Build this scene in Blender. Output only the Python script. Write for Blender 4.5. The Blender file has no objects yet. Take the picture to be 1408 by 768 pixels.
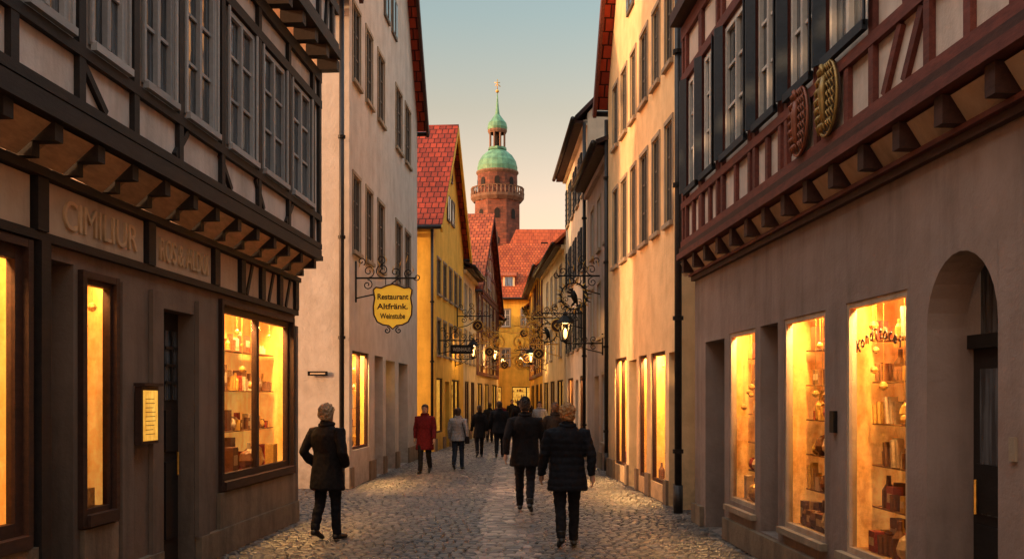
import bpy, math, random
from mathutils import Vector, Matrix, noise
R=random.Random(11)
sc=bpy.context.scene
COL=sc.collection
# ------------------------------------------------------------------ materials
def newmat(name):
    m=bpy.data.materials.new(name); m.use_nodes=True; nt=m.node_tree; nt.nodes.clear()
    out=nt.nodes.new('ShaderNodeOutputMaterial'); return m,nt,out
def nd(nt,t,**k):
    n=nt.nodes.new(t)
    for a,b in k.items(): setattr(n,a,b)
    return n
def c4(c,f=1.0): return (min(c[0]*f,1),min(c[1]*f,1),min(c[2]*f,1),1)
def noise_n(nt,vec,scale,detail=5,rough=.55):
    n=nd(nt,'ShaderNodeTexNoise'); n.inputs['Scale'].default_value=scale; n.inputs['Detail'].default_value=detail
    n.inputs['Roughness'].default_value=rough
    if vec is not None: nt.links.new(vec,n.inputs['Vector'])
    return n
def ramp(nt,fac,stops):
    r=nd(nt,'ShaderNodeValToRGB'); e=r.color_ramp.elements
    while len(e)<len(stops): e.new(.5)
    for i,(p,c) in enumerate(stops): e[i].position=p; e[i].color=c if len(c)==4 else (*c,1)
    nt.links.new(fac,r.inputs['Fac']); return r
def mapping(nt,src,scale):
    mp=nd(nt,'ShaderNodeMapping'); mp.inputs['Scale'].default_value=scale; nt.links.new(src,mp.inputs['Vector']); return mp.outputs[0]
def plaster(name,col,var=.22,bump=.35,dirt=.5,rough=.9,spec=.2):
    m,nt,out=newmat(name); L=nt.links
    tc=nd(nt,'ShaderNodeTexCoord').outputs['Object']
    st=mapping(nt,tc,(1.6,1.6,.22))
    n1=noise_n(nt,st,1.3,8,.65); n2=noise_n(nt,tc,2.2,8,.6); n3=noise_n(nt,tc,38,6,.6); n4=noise_n(nt,tc,9,6,.6)
    r1=ramp(nt,n1.outputs['Fac'],[(.3,c4(col,1-var*1.6)),(.52,c4(col,1)),(.75,c4(col,1+var*.5))])
    r2=ramp(nt,n2.outputs['Fac'],[(.33,(.72,.68,.64,1)),(.6,(1,1,1,1))])
    mx=nd(nt,'ShaderNodeMixRGB',blend_type='MULTIPLY'); mx.inputs[0].default_value=.6
    L.new(r1.outputs[0],mx.inputs[1]); L.new(r2.outputs[0],mx.inputs[2])
    sep=nd(nt,'ShaderNodeSeparateXYZ'); L.new(tc,sep.inputs[0])
    mr=nd(nt,'ShaderNodeMapRange'); mr.inputs['From Min'].default_value=0; mr.inputs['From Max'].default_value=1.3
    mr.inputs['To Min'].default_value=dirt; mr.inputs['To Max'].default_value=0; L.new(sep.outputs[2],mr.inputs['Value'])
    mm=nd(nt,'ShaderNodeMath',operation='MULTIPLY'); L.new(mr.outputs[0],mm.inputs[0]); L.new(n4.outputs['Fac'],mm.inputs[1]); 
    m2=nd(nt,'ShaderNodeMath',operation='MULTIPLY'); m2.inputs[1].default_value=1.7; m2.use_clamp=True; L.new(mm.outputs[0],m2.inputs[0])
    mg=nd(nt,'ShaderNodeMixRGB'); L.new(m2.outputs[0],mg.inputs[0]); L.new(mx.outputs[0],mg.inputs[1]); mg.inputs[2].default_value=(.06,.05,.04,1)
    b=nd(nt,'ShaderNodeBsdfPrincipled'); b.inputs['Roughness'].default_value=rough; b.inputs['Specular IOR Level'].default_value=spec
    L.new(mg.outputs[0],b.inputs['Base Color'])
    ad=nd(nt,'ShaderNodeMath',operation='MULTIPLY_ADD'); ad.inputs[1].default_value=.4
    L.new(n3.outputs['Fac'],ad.inputs[0]); L.new(n4.outputs['Fac'],ad.inputs[2])
    bp=nd(nt,'ShaderNodeBump'); bp.inputs['Strength'].default_value=bump; bp.inputs['Distance'].default_value=.03
    L.new(ad.outputs[0],bp.inputs['Height']); L.new(bp.outputs[0],b.inputs['Normal']); L.new(b.outputs[0],out.inputs[0]); return m
def wood(name,col,var=.4,rough=.65,bump=.4,spec=.3):
    m,nt,out=newmat(name); L=nt.links
    tc=nd(nt,'ShaderNodeTexCoord').outputs['Object']
    n1=noise_n(nt,mapping(nt,tc,(14,3,14)),1.5,8,.7); n2=noise_n(nt,tc,1.7,4)
    r=ramp(nt,n1.outputs['Fac'],[(.3,c4(col,1-var)),(.7,c4(col,1+var))])
    g=nd(nt,'ShaderNodeNewGeometry')
    r2=ramp(nt,g.outputs['Random Per Island'],[(0,(.65,.65,.65,1)),(1,(1,1,1,1))])
    mx=nd(nt,'ShaderNodeMixRGB',blend_type='MULTIPLY'); mx.inputs[0].default_value=1; L.new(r.outputs[0],mx.inputs[1]); L.new(r2.outputs[0],mx.inputs[2])
    b=nd(nt,'ShaderNodeBsdfPrincipled'); b.inputs['Roughness'].default_value=rough; b.inputs['Specular IOR Level'].default_value=spec
    L.new(mx.outputs[0],b.inputs['Base Color'])
    bp=nd(nt,'ShaderNodeBump'); bp.inputs['Strength'].default_value=bump; bp.inputs['Distance'].default_value=.01
    L.new(n1.outputs['Fac'],bp.inputs['Height']); L.new(bp.outputs[0],b.inputs['Normal']); L.new(b.outputs[0],out.inputs[0]); return m
def simple(name,col,rough=.6,metal=0,spec=.4,var=.25,scale=12,bump=.1,emi=None):
    m,nt,out=newmat(name); L=nt.links
    tc=nd(nt,'ShaderNodeTexCoord').outputs['Object']; n1=noise_n(nt,tc,scale,6,.6)
    r=ramp(nt,n1.outputs['Fac'],[(.3,c4(col,1-var)),(.7,c4(col,1+var))])
    b=nd(nt,'ShaderNodeBsdfPrincipled'); b.inputs['Roughness'].default_value=rough; b.inputs['Metallic'].default_value=metal
    b.inputs['Specular IOR Level'].default_value=spec; L.new(r.outputs[0],b.inputs['Base Color'])
    if emi: b.inputs['Emission Color'].default_value=(*emi[0],1); b.inputs['Emission Strength'].default_value=emi[1]
    bp=nd(nt,'ShaderNodeBump'); bp.inputs['Strength'].default_value=bump; bp.inputs['Distance'].default_value=.01
    L.new(n1.outputs['Fac'],bp.inputs['Height']); L.new(bp.outputs[0],b.inputs['Normal']); L.new(b.outputs[0],out.inputs[0]); return m
def tiles(name,c1,c2,mort,w=.18,h=.3,bump=.8,rough=.8):
    m,nt,out=newmat(name); L=nt.links
    uv=nd(nt,'ShaderNodeUVMap'); tc=nd(nt,'ShaderNodeTexCoord').outputs['Object']
    br=nd(nt,'ShaderNodeTexBrick'); br.offset=.5; br.inputs['Scale'].default_value=1
    br.inputs['Brick Width'].default_value=w; br.inputs['Row Height'].default_value=h; br.inputs['Mortar Size'].default_value=.02
    br.inputs['Mortar Smooth'].default_value=.6
    br.inputs['Color1'].default_value=c4(c1); br.inputs['Color2'].default_value=c4(c2); br.inputs['Mortar'].default_value=c4(mort)
    L.new(uv.outputs[0],br.inputs['Vector'])
    n=noise_n(nt,tc,.9,7,.7); r=ramp(nt,n.outputs['Fac'],[(.3,(.42,.4,.38,1)),(.65,(1,1,1,1))])
    mx=nd(nt,'ShaderNodeMixRGB',blend_type='MULTIPLY'); mx.inputs[0].default_value=.85; L.new(br.outputs['Color'],mx.inputs[1]); L.new(r.outputs[0],mx.inputs[2])
    b=nd(nt,'ShaderNodeBsdfPrincipled'); b.inputs['Roughness'].default_value=rough; b.inputs['Specular IOR Level'].default_value=.2
    L.new(mx.outputs[0],b.inputs['Base Color'])
    iv=nd(nt,'ShaderNodeMath',operation='SUBTRACT'); iv.inputs[0].default_value=1; L.new(br.outputs['Fac'],iv.inputs[1])
    bp=nd(nt,'ShaderNodeBump'); bp.inputs['Strength'].default_value=bump; bp.inputs['Distance'].default_value=.04
    L.new(iv.outputs[0],bp.inputs['Height']); L.new(bp.outputs[0],b.inputs['Normal']); L.new(b.outputs[0],out.inputs[0]); return m
def glow(name,ca,cb,sa,sb,scale=2.5,lit=False):
    m,nt,out=newmat(name); L=nt.links
    tc=nd(nt,'ShaderNodeTexCoord').outputs['Object']
    n=noise_n(nt,mapping(nt,tc,(2.2,2.2,.8)),scale,8,.72); n2=noise_n(nt,tc,scale*5,6,.7)
    mm=nd(nt,'ShaderNodeMath',operation='MULTIPLY_ADD'); mm.inputs[1].default_value=.45; L.new(n2.outputs['Fac'],mm.inputs[0]); L.new(n.outputs['Fac'],mm.inputs[2])
    r=ramp(nt,mm.outputs[0],[(.5,c4(ca)),(.85,c4(cb))])
    s=nd(nt,'ShaderNodeMapRange'); s.inputs['From Min'].default_value=.5; s.inputs['From Max'].default_value=.95
    s.inputs['To Min'].default_value=sa; s.inputs['To Max'].default_value=sb; L.new(mm.outputs[0],s.inputs['Value'])
    if lit:
        b=nd(nt,'ShaderNodeBsdfPrincipled'); b.inputs['Roughness'].default_value=.8; L.new(r.outputs[0],b.inputs['Base Color'])
        L.new(r.outputs[0],b.inputs['Emission Color']); L.new(s.outputs[0],b.inputs['Emission Strength']); L.new(b.outputs[0],out.inputs[0]); return m
    e=nd(nt,'ShaderNodeEmission'); L.new(r.outputs[0],e.inputs[0]); L.new(s.outputs[0],e.inputs[1]); L.new(e.outputs[0],out.inputs[0]); return m
def pane(name,base,rough=.07):
    m,nt,out=newmat(name); L=nt.links
    tc=nd(nt,'ShaderNodeTexCoord').outputs['Object']; n=noise_n(nt,tc,1.6,3); n2=noise_n(nt,mapping(nt,tc,(9,9,.6)),2,4)
    r=ramp(nt,n2.outputs['Fac'],[(.4,c4(base,.35)),(.62,c4(base,1.6))])
    b=nd(nt,'ShaderNodeBsdfPrincipled'); b.inputs['Roughness'].default_value=rough; b.inputs['Specular IOR Level'].default_value=.8
    b.inputs['IOR'].default_value=1.6
    L.new(r.outputs[0],b.inputs['Base Color'])
    bp=nd(nt,'ShaderNodeBump'); bp.inputs['Strength'].default_value=.25; bp.inputs['Distance'].default_value=.05
    L.new(n.outputs['Fac'],bp.inputs['Height']); L.new(bp.outputs[0],b.inputs['Normal']); L.new(b.outputs[0],out.inputs[0]); return m
def clearglass(name):
    m,nt,out=newmat(name); L=nt.links
    t=nd(nt,'ShaderNodeBsdfTransparent'); t.inputs[0].default_value=(.96,.95,.93,1)
    g=nd(nt,'ShaderNodeBsdfGlossy'); g.inputs['Roughness'].default_value=.02
    f=nd(nt,'ShaderNodeFresnel'); f.inputs[0].default_value=1.35
    mx=nd(nt,'ShaderNodeMixShader'); L.new(f.outputs[0],mx.inputs[0]); L.new(t.outputs[0],mx.inputs[1]); L.new(g.outputs[0],mx.inputs[2]); L.new(mx.outputs[0],out.inputs[0]); return m
def cobble_mat(name,flat=False,k=1.0):
    m,nt,out=newmat(name); L=nt.links
    tc=nd(nt,'ShaderNodeTexCoord').outputs['Object']
    n=noise_n(nt,tc,40,5,.6); n2=noise_n(nt,tc,.8,5)
    b=nd(nt,'ShaderNodeBsdfPrincipled'); b.inputs['Specular IOR Level'].default_value=.65
    bp=nd(nt,'ShaderNodeBump'); bp.inputs['Strength'].default_value=.5; bp.inputs['Distance'].default_value=.012
    if flat:
        v=nd(nt,'ShaderNodeTexVoronoi'); v.inputs['Scale'].default_value=7.5; L.new(tc,v.inputs['Vector'])
        ve=nd(nt,'ShaderNodeTexVoronoi',feature='DISTANCE_TO_EDGE'); ve.inputs['Scale'].default_value=7.5; L.new(tc,ve.inputs['Vector'])
        src=nd(nt,'ShaderNodeSeparateColor'); L.new(v.outputs['Color'],src.inputs[0]); s=src.outputs[0]
        bp.inputs['Distance'].default_value=.03; bp.inputs['Strength'].default_value=.8
        rr=ramp(nt,ve.outputs['Distance'],[(.0,(0,0,0,1)),(.12,(1,1,1,1))]); L.new(rr.outputs[0],bp.inputs['Height'])
    else:
        s=nd(nt,'ShaderNodeNewGeometry').outputs['Random Per Island']; L.new(n.outputs['Fac'],bp.inputs['Height'])
    r=ramp(nt,s,[(0,c4((.040,.030,.025),k)),(.5,c4((.085,.064,.050),k)),(.85,c4((.14,.108,.085),k)),(1,c4((.21,.16,.125),k))])
    r2=ramp(nt,n2.outputs['Fac'],[(.3,(.55,.52,.5,1)),(.65,(1,1,1,1))])
    mx=nd(nt,'ShaderNodeMixRGB',blend_type='MULTIPLY'); mx.inputs[0].default_value=1; L.new(r.outputs[0],mx.inputs[1]); L.new(r2.outputs[0],mx.inputs[2])
    L.new(mx.outputs[0],b.inputs['Base Color'])
    rg=nd(nt,'ShaderNodeMapRange'); rg.inputs['To Min'].default_value=.2; rg.inputs['To Max'].default_value=.6; L.new(n2.outputs['Fac'],rg.inputs['Value']); L.new(rg.outputs[0],b.inputs['Roughness'])
    L.new(bp.outputs[0],b.inputs['Normal']); L.new(b.outputs[0],out.inputs[0]); return m

M={}
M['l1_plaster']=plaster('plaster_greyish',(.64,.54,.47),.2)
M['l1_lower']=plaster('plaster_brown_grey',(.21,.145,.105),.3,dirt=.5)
M['fascia']=plaster('plaster_beige',(.55,.40,.27),.25)
M['letter']=plaster('letter_beige',(.72,.49,.28),.2)
M['stone']=plaster('sandstone_plinth',(.30,.21,.135),.35,.6)
M['l1_wood']=wood('oak_black_brown',(.022,.015,.012))
M['l1_frame']=wood('frame_red_brown',(.055,.022,.012))
M['beam_light']=wood('beam_pale',(.68,.43,.22),.25)
M['win_grey']=wood('window_frame_grey',(.40,.365,.34),.12,bump=.1)
M['win_dark']=wood('window_frame_dark',(.15,.12,.09),.2,bump=.1)
M['win_white']=wood('window_frame_white',(.55,.50,.44),.12,bump=.1)
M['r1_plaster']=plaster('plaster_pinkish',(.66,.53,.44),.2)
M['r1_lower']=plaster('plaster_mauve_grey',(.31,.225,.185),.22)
M['r1_wood']=wood('oak_red_brown',(.15,.038,.025))
M['r1_dark']=wood('oak_dark_brown',(.06,.022,.014))
M['shutter']=wood('shutter_blue_black',(.022,.030,.038),.3)
M['l2']=plaster('plaster_light_grey',(.60,.525,.45),.10)
M['l3']=plaster('plaster_ochre_yellow',(.86,.50,.075),.14)
M['l4']=plaster('plaster_cream',(.78,.59,.33),.15)
M['r2']=plaster('plaster_cream_glow_tint',(.86,.58,.30),.10)  # cream plaster with the warm evening glow mixed into its colour
M['r3']=plaster('plaster_grey_mauve',(.42,.32,.27),.2)
M['r4']=plaster('plaster_off_white',(.72,.58,.42),.15)
M['yel']=plaster('plaster_deep_yellow',(.86,.50,.07),.2)
M['reveal']=plaster('reveal_stone',(.38,.29,.2),.25)
M['roof_red']=tiles('roof_tiles_red',(.42,.06,.028),(.22,.033,.02),(.05,.012,.008),.22,.3)
M['roof_orange']=tiles('roof_tiles_orange',(.52,.125,.04),(.34,.07,.028),(.08,.02,.01),.24,.32)
M['roof_dark']=tiles('roof_tiles_dark',(.10,.05,.042),(.06,.034,.03),(.015,.01,.01),.22,.3)
M['roof_church']=tiles('roof_tiles_church',(.50,.11,.038),(.32,.065,.026),(.08,.025,.012),.6,.8)
M['brick']=tiles('tower_brick',(.29,.10,.06),(.15,.062,.042),(.10,.07,.055),.9,.42,.4)
M['tower_stone']=plaster('tower_stone_brown',(.20,.12,.08),.3)
M['copper']=simple('copper_patina',(.10,.25,.15),.6,.1,var=.5,scale=1.2)
M['iron']=simple('wrought_iron',(.018,.016,.015),.5,.7)
M['gold']=simple('gilding',(.66,.38,.07),.38,.75,scale=20)
M['pane']=pane('window_pane',(.07,.075,.08))
M['pane_blue']=pane('window_pane_blue',(.06,.12,.22))
M['glass']=clearglass('shop_glass')
M['void']=simple('dark_interior',(.012,.009,.007),.9)
M['door']=wood('door_dark',(.02,.014,.011),.3)
M['glow_y']=glow('lit_backdrop_yellow',(.9,.37,.05),(1,.56,.12),.20,.55,lit=True)
M['glow_o']=glow('lit_backdrop_orange',(.65,.24,.035),(.97,.48,.10),.12,.42,3.2,lit=True)
M['glow_far']=glow('lit_interior_far',(1,.36,.035),(1,.52,.08),.6,1.2)
M['flame']=simple('lantern_mantle',(.8,.6,.3),emi=((1,.5,.13),6.0))
M['g_white']=simple('goods_cream',(.66,.50,.33),.5,scale=30)
M['g_red']=simple('goods_red',(.36,.05,.028),.5,scale=30)
M['g_brown']=simple('goods_brown',(.18,.075,.03),.5,scale=30)
M['g_gold']=simple('goods_gold',(.6,.36,.09),.35,.2,scale=30)
M['shelf']=wood('shelf_wood',(.34,.17,.06))
M['cobble']=cobble_mat('cobblestone'); M['ground']=cobble_mat('cobble_ground',True); M['paver']=cobble_mat('paving_stone',k=2.5)
M['lead']=simple('drain_pipe_metal',(.035,.03,.028),.45,.5)
# ------------------------------------------------------------------ geometry accumulators
class Part:
    def __init__(s): s.v=[]; s.f=[]; s.uv=[]; s.sm=False
    def poly(s,pts,uv=None):
        i=len(s.v); s.v.extend([tuple(p) for p in pts]); s.f.append(list(range(i,i+len(pts)))); s.uv.append(uv)
    def mesh(s,vs,fs):
        i=len(s.v); s.v.extend([tuple(p) for p in vs])
        for f in fs: s.f.append([a+i for a in f]); s.uv.append(None)
    def hexa(s,c):
        s.mesh(c,[(0,3,2,1),(4,5,6,7),(0,1,5,4),(1,2,6,5),(2,3,7,6),(3,0,4,7)])
    def make(s,name,mat,smooth=False):
        me=bpy.data.meshes.new(name); me.from_pydata(s.v,[],s.f)
        if any(u for u in s.uv):
            ul=me.uv_layers.new(name='UVMap'); k=0
            for f,u in zip(s.f,s.uv):
                for j in range(len(f)):
                    if u: ul.data[k].uv=u[j]
                    k+=1
        me.materials.append(mat); me.update()
        if smooth or s.sm: me.polygons.foreach_set('use_smooth',[True]*len(me.polygons))
        o=bpy.data.objects.new(name,me); COL.objects.link(o); return o
def frames(pts):
    P=[Vector(p) for p in pts]; out=[]; up=None
    for i in range(len(P)):
        t=(P[min(i+1,len(P)-1)]-P[max(i-1,0)]).normalized()
        if up is None:
            a=Vector((0,0,1)) if abs(t.z)<.9 else Vector((0,1,0)); up=(a-t*a.dot(t)).normalized()
        else:
            up=(up-t*up.dot(t)); up=up.normalized() if up.length>1e-6 else t.orthogonal().normalized()
        out.append((P[i],up,t.cross(up)))
    return out
def tube(part,pts,r,n=6,caps=True,flat=1.0):
    fr=frames(pts); rr=r if isinstance(r,(list,tuple)) else [r]*len(fr); vs=[];fs=[]
    for (p,a,b),q in zip(fr,rr):
        for k in range(n):
            t=2*math.pi*k/n; vs.append(p+a*(math.cos(t)*q)+b*(math.sin(t)*q*flat))
    for i in range(len(fr)-1):
        for k in range(n):
            k2=(k+1)%n; fs.append((i*n+k,(i+1)*n+k,(i+1)*n+k2,i*n+k2))
    if caps: fs.append(tuple(range(n))); fs.append(tuple(reversed(range((len(fr)-1)*n,len(fr)*n))))
    part.mesh(vs,fs)
def rings(part,rg,n=20):
    vs=[];fs=[]
    for (cx,cy,z,rx,ry) in rg:
        for k in range(n):
            t=2*math.pi*k/n; vs.append((cx+rx*math.cos(t),cy+ry*math.sin(t),z))
    for i in range(len(rg)-1):
        for k in range(n):
            k2=(k+1)%n; fs.append((i*n+k,i*n+k2,(i+1)*n+k2,(i+1)*n+k))
    fs.append(tuple(reversed(range(n)))); fs.append(tuple(range((len(rg)-1)*n,len(rg)*n)))
    part.mesh(vs,fs)
def lathe(part,c,prof,n=16,rot=0,uv=False):
    for i in range(len(prof)-1):
        (r0,z0),(r1,z1)=prof[i],prof[i+1]
        for k in range(n):
            a=2*math.pi*k/n+rot; b=2*math.pi*(k+1)/n+rot
            q=[(c[0]+r0*math.cos(a),c[1]+r0*math.sin(a),c[2]+z0),(c[0]+r0*math.cos(b),c[1]+r0*math.sin(b),c[2]+z0),
               (c[0]+r1*math.cos(b),c[1]+r1*math.sin(b),c[2]+z1),(c[0]+r1*math.cos(a),c[1]+r1*math.sin(a),c[2]+z1)]
            w=2*math.pi*max(r0,r1)/n
            part.poly(q,[(k*w,z0),(k*w+w,z0),(k*w+w,z1),(k*w,z1)] if uv else None)
class Thing:
    def __init__(s,name,loc=(0,0,0)):
        s.name=name; s.parts={}; s.loc=Vector(loc); s.extra=[]
        s.e=bpy.data.objects.new(name,None); s.e.location=loc; s.e.empty_display_size=.3; COL.objects.link(s.e)
    def P(s,n,mat,smooth=False):
        if n not in s.parts: s.parts[n]=(Part(),mat,smooth)
        return s.parts[n][0]
    def adopt(s,o):
        o.parent=s.e; o.matrix_parent_inverse=Matrix.Translation(-s.loc)
    def done(s):
        for n,(p,m,sm) in s.parts.items():
            if p.v: s.adopt(p.make(n,m,sm))
class Fac:
    def __init__(s,P0,P1,side=1):
        s.a=Vector((P0[0],P0[1],0)); d=Vector((P1[0],P1[1],0))-s.a; s.L=d.length; s.D=d.normalized()
        s.N=Vector((s.D.y,-s.D.x,0))*side; s.side=side
    def pt(s,u,v,z): return s.a+s.D*u+s.N*v+Vector((0,0,z))
    def ud(s,d): return (d-s.a.y)/s.D.y
    def box(s,p,u0,u1,v0,v1,z0,z1):
        p.hexa([s.pt(u0,v0,z0),s.pt(u1,v0,z0),s.pt(u1,v1,z0),s.pt(u0,v1,z0),s.pt(u0,v0,z1),s.pt(u1,v0,z1),s.pt(u1,v1,z1),s.pt(u0,v1,z1)])
    def beam(s,p,a,b,w,v0,v1):
        dx,dz=b[0]-a[0],b[1]-a[1]; l=math.hypot(dx,dz); nx,nz=-dz/l*w/2,dx/l*w/2
        q=[(a[0]+nx,a[1]+nz),(b[0]+nx,b[1]+nz),(b[0]-nx,b[1]-nz),(a[0]-nx,a[1]-nz)]
        p.hexa([s.pt(x,v0,z) for x,z in q]+[s.pt(x,v1,z) for x,z in q])
    def face_out(s,p,u0,u1,v,z0,z1):
        q=[s.pt(u0,v,z0),s.pt(u1,v,z0),s.pt(u1,v,z1),s.pt(u0,v,z1)]
        p.poly(q if s.side>0 else q[::-1])
def add_text(T,txt,size,F,u,v,z,mat,ext=.012,width=None,off=0.0):
    cu=bpy.data.curves.new('lettering','FONT'); cu.body=txt; cu.size=size; cu.extrude=ext; cu.align_x='CENTER'; cu.offset=off
    o=bpy.data.objects.new('tmp',cu); COL.objects.link(o)
    dg=bpy.context.evaluated_depsgraph_get(); me=bpy.data.meshes.new_from_object(o.evaluated_get(dg)); bpy.data.objects.remove(o)
    X=F.D*F.side; Z=Vector((0,0,1)); Nn=F.N; o=F.pt(u,v,z)
    w=max(vv.co.x for vv in me.vertices)-min(vv.co.x for vv in me.vertices)
    sx=(width/w) if width else 1
    for vv in me.vertices: c=vv.co; vv.co=o+X*(c.x*sx)+Z*c.y+Nn*c.z
    me.materials.append(mat); ob=bpy.data.objects.new('lettering',me); COL.objects.link(ob); T.adopt(ob)
# ------------------------------------------------------------------ wall & openings
def window_fill(T,F,u0,u1,z0,z1,rv,v=0,frame='win_white',cols=2,rws=3,pn='pane',sill=True,pname='windows',fw=.055):
    fp=T.P('window_frames',M[frame]); pp=T.P('window_panes',M[pn]); vi=v-rv
    F.face_out(pp,u0,u1,vi+.01,z0,z1)
    F.box(fp,u0,u0+fw,vi+.012,vi+.055,z0,z1); F.box(fp,u1-fw,u1,vi+.012,vi+.055,z0,z1)
    F.box(fp,u0+fw,u1-fw,vi+.012,vi+.053,z0,z0+fw); F.box(fp,u0+fw,u1-fw,vi+.012,vi+.053,z1-fw,z1)
    for i in range(1,cols):
        c=u0+(u1-u0)*i/cols; F.box(fp,c-.03,c+.03,vi+.012,vi+.06,z0+fw,z1-fw)
    for i in range(1,rws):
        c=z0+(z1-z0)*(i/rws if rws<3 else [0,.36,.68,.9][i] if rws==3 else i/rws); F.box(fp,u0+fw,u1-fw,vi+.013,vi+.035,c-.016,c+.016)
    if sill: F.box(T.P('window_sills',M['reveal']),u0-.06,u1+.06,v+.002,v+.07,z0-.08,z0-.004)
def goods(T,F,u,v,z,s,rr):
    k=rr.choice(['g_white','g_red','g_brown','g_gold','g_gold','g_white','g_brown','g_brown']); p=T.P('display_'+k,M[k])
    t=rr.random()
    if t<.4:
        w=s*rr.uniform(.3,.7); h=s*rr.uniform(.5,1.1); d=min(w*.35,.06); F.box(p,u-w/2,u+w/2,v-d,v+d,z,z+h)
        if rr.random()<.6: F.box(T.P('display_labels',M['g_white']),u-w*.35,u+w*.35,v+d+.001,v+d+.004,z+h*.3,z+h*.7)
    elif t<.6:
        c=F.pt(u,v,z); q=s*.2
        lathe(p,c,[(q*.9,0),(q,.05*s),(q,.55*s),(q*.4,.75*s),(q*.35,s),(0,s)],9)
    elif t<.8:
        for j in range(3):
            F.beam(p,(u-s*.25+j*s*.17,z),(u-s*.2+j*s*.19,z+s*rr.uniform(.5,.9)),s*.12,v-.05+j*.02,v+.02+j*.02)
    else:
        c=F.pt(u,v,z); q=s*.26; lathe(p,c,[(.3*q,0),(q,.2*s),(q*1.1,.35*s),(q*.8,.6*s),(.02,.72*s)],9)
def shop(T,F,u0,u1,z0,z1,rv=.18,v=0,dep=.42,glowm='glow_y',frame='l1_frame',mull=1,seed=0,dense=1,watt=9,fw=.08,nl=5):
    rr=random.Random(seed); vi=v-rv
    if watt<=0: glowm='glow_far'
    fp=T.P('shop_frames',M[frame]); g=T.P('display_backdrop',M[glowm]); gl=T.P('shop_glass',M['glass']); sh=T.P('display_shelves',M['shelf'])
    F.face_out(gl,u0+fw,u1-fw,vi,z0+fw,z1-fw)
    F.box(fp,u0,u0+fw,vi-.04,vi+.03,z0,z1); F.box(fp,u1-fw,u1,vi-.04,vi+.03,z0,z1)
    F.box(fp,u0+fw,u1-fw,vi-.04,vi+.028,z0,z0+fw); F.box(fp,u0+fw,u1-fw,vi-.04,vi+.028,z1-fw,z1)
    for i in range(1,mull+1):
        c=u0+(u1-u0)*i/(mull+1)
        if mull>0: F.box(fp,c-.05,c+.05,vi-.04,vi+.032,z0+fw,z1-fw)
    b=vi-dep; zt=z1+.14
    g.poly([F.pt(u0-.04,b,z0),F.pt(u1+.04,b,z0),F.pt(u1+.04,b,zt),F.pt(u0-.04,b,zt)])
    for uu in (u0-.04,u1+.04): g.poly([F.pt(uu,b,z0),F.pt(uu,vi-.05,z0),F.pt(uu,vi-.05,zt),F.pt(uu,b,zt)])
    sh.poly([F.pt(u0-.04,b,z0+.03),F.pt(u1+.04,b,z0+.03),F.pt(u1+.04,vi-.05,z0+.03),F.pt(u0-.04,vi-.05,z0+.03)])
    sh.poly([F.pt(u0-.04,b,zt),F.pt(u1+.04,b,zt),F.pt(u1+.04,vi-.05,zt),F.pt(u0-.04,vi-.05,zt)])
    H=z1-z0
    for j in range(nl):
        zz=z0+.04+j*H/nl
        if j: F.box(sh,u0,u1,vi-.38,vi-.20,zz-.014,zz)
        for lay in ((0,1) if j else (0,1,2)):
            uu=u0+fw+.06
            while uu<u1-fw-.06:
                s=rr.uniform(.14,.32)*(1 if j else 1.4)
                vv=vi-[.32,.25,.13][lay]+rr.uniform(-.02,.02)
                if rr.random()<.85*dense*(1-.08*j): goods(T,F,uu,vv,zz+.001,min(s,H/nl*.85),rr)
                uu+=s*rr.uniform(.42,.75)
    tp=T.P('display_g_gold',M['g_gold'])
    for k in range(int(4*(u1-u0)*dense)):
        uu=rr.uniform(u0+.15,u1-.15); zz=rr.uniform(z0+H*.5,z1-.2); vv=vi-rr.uniform(.07,.15)
        tube(tp,[F.pt(uu,vv,z1),F.pt(uu,vv,zz+.05)],.003,4); q=rr.uniform(.02,.045)
        lathe(tp,F.pt(uu,vv,zz-q),[(0.001,0),(q*.8,q*.4),(q,q),(q*.7,q*1.7),(0.001,q*2)],8)
    if watt<=0: return
    ld=bpy.data.lights.new('display_lamp','AREA'); ld.shape='RECTANGLE'; ld.size=(u1-u0)*.8; ld.size_y=.10; ld.energy=watt*(u1-u0); ld.color=(1,.54,.18)
    lo=bpy.data.objects.new('display_lamp',ld); COL.objects.link(lo); p=F.pt((u0+u1)/2,vi-.12,z1+.09)
    dr=(F.N*1.0+Vector((0,0,-1))).normalized(); q=dr.to_track_quat('-Z','Y').to_matrix().to_4x4(); 
    lo.matrix_world=Matrix.Translation(p)@q; lo.parent=T.e; lo.matrix_parent_inverse=Matrix.Translation(-T.loc)
def wall(T,F,z0,z1,ops,mat,v=0,name='walls',u0=0,u1=None):
    u1=F.L if u1 is None else u1; p=T.P(name,mat); rvp=T.P(name+'_reveals',mat)
    us=sorted(set([u0,u1]+[x for o in ops for x in (o[0],o[1])])); zs=sorted(set([z0,z1]+[x for o in ops for x in (o[2],o[3])]))
    us=[x for x in us if u0<=x<=u1]; zs=[x for x in zs if z0<=x<=z1]
    for i in range(len(us)-1):
        for j in range(len(zs)-1):
            cu=(us[i]+us[i+1])/2; cz=(zs[j]+zs[j+1])/2
            if any(o[0]<cu<o[1] and o[2]<cz<o[3] for o in ops): continue
            p.poly([F.pt(us[i],v,zs[j]),F.pt(us[i+1],v,zs[j]),F.pt(us[i+1],v,zs[j+1]),F.pt(us[i],v,zs[j+1])])
    for o in ops:
        a,b,c,d=o[:4]; rv=o[5] if len(o)>5 else .18
        for (ua,za,ub,zb) in ((a,c,a,d),(b,c,b,d),(a,d,b,d),(a,c,b,c)):
            rvp.poly([F.pt(ua,v,za),F.pt(ub,v,zb),F.pt(ub,v-rv-.05,zb),F.pt(ua,v-rv-.05,za)])
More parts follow.
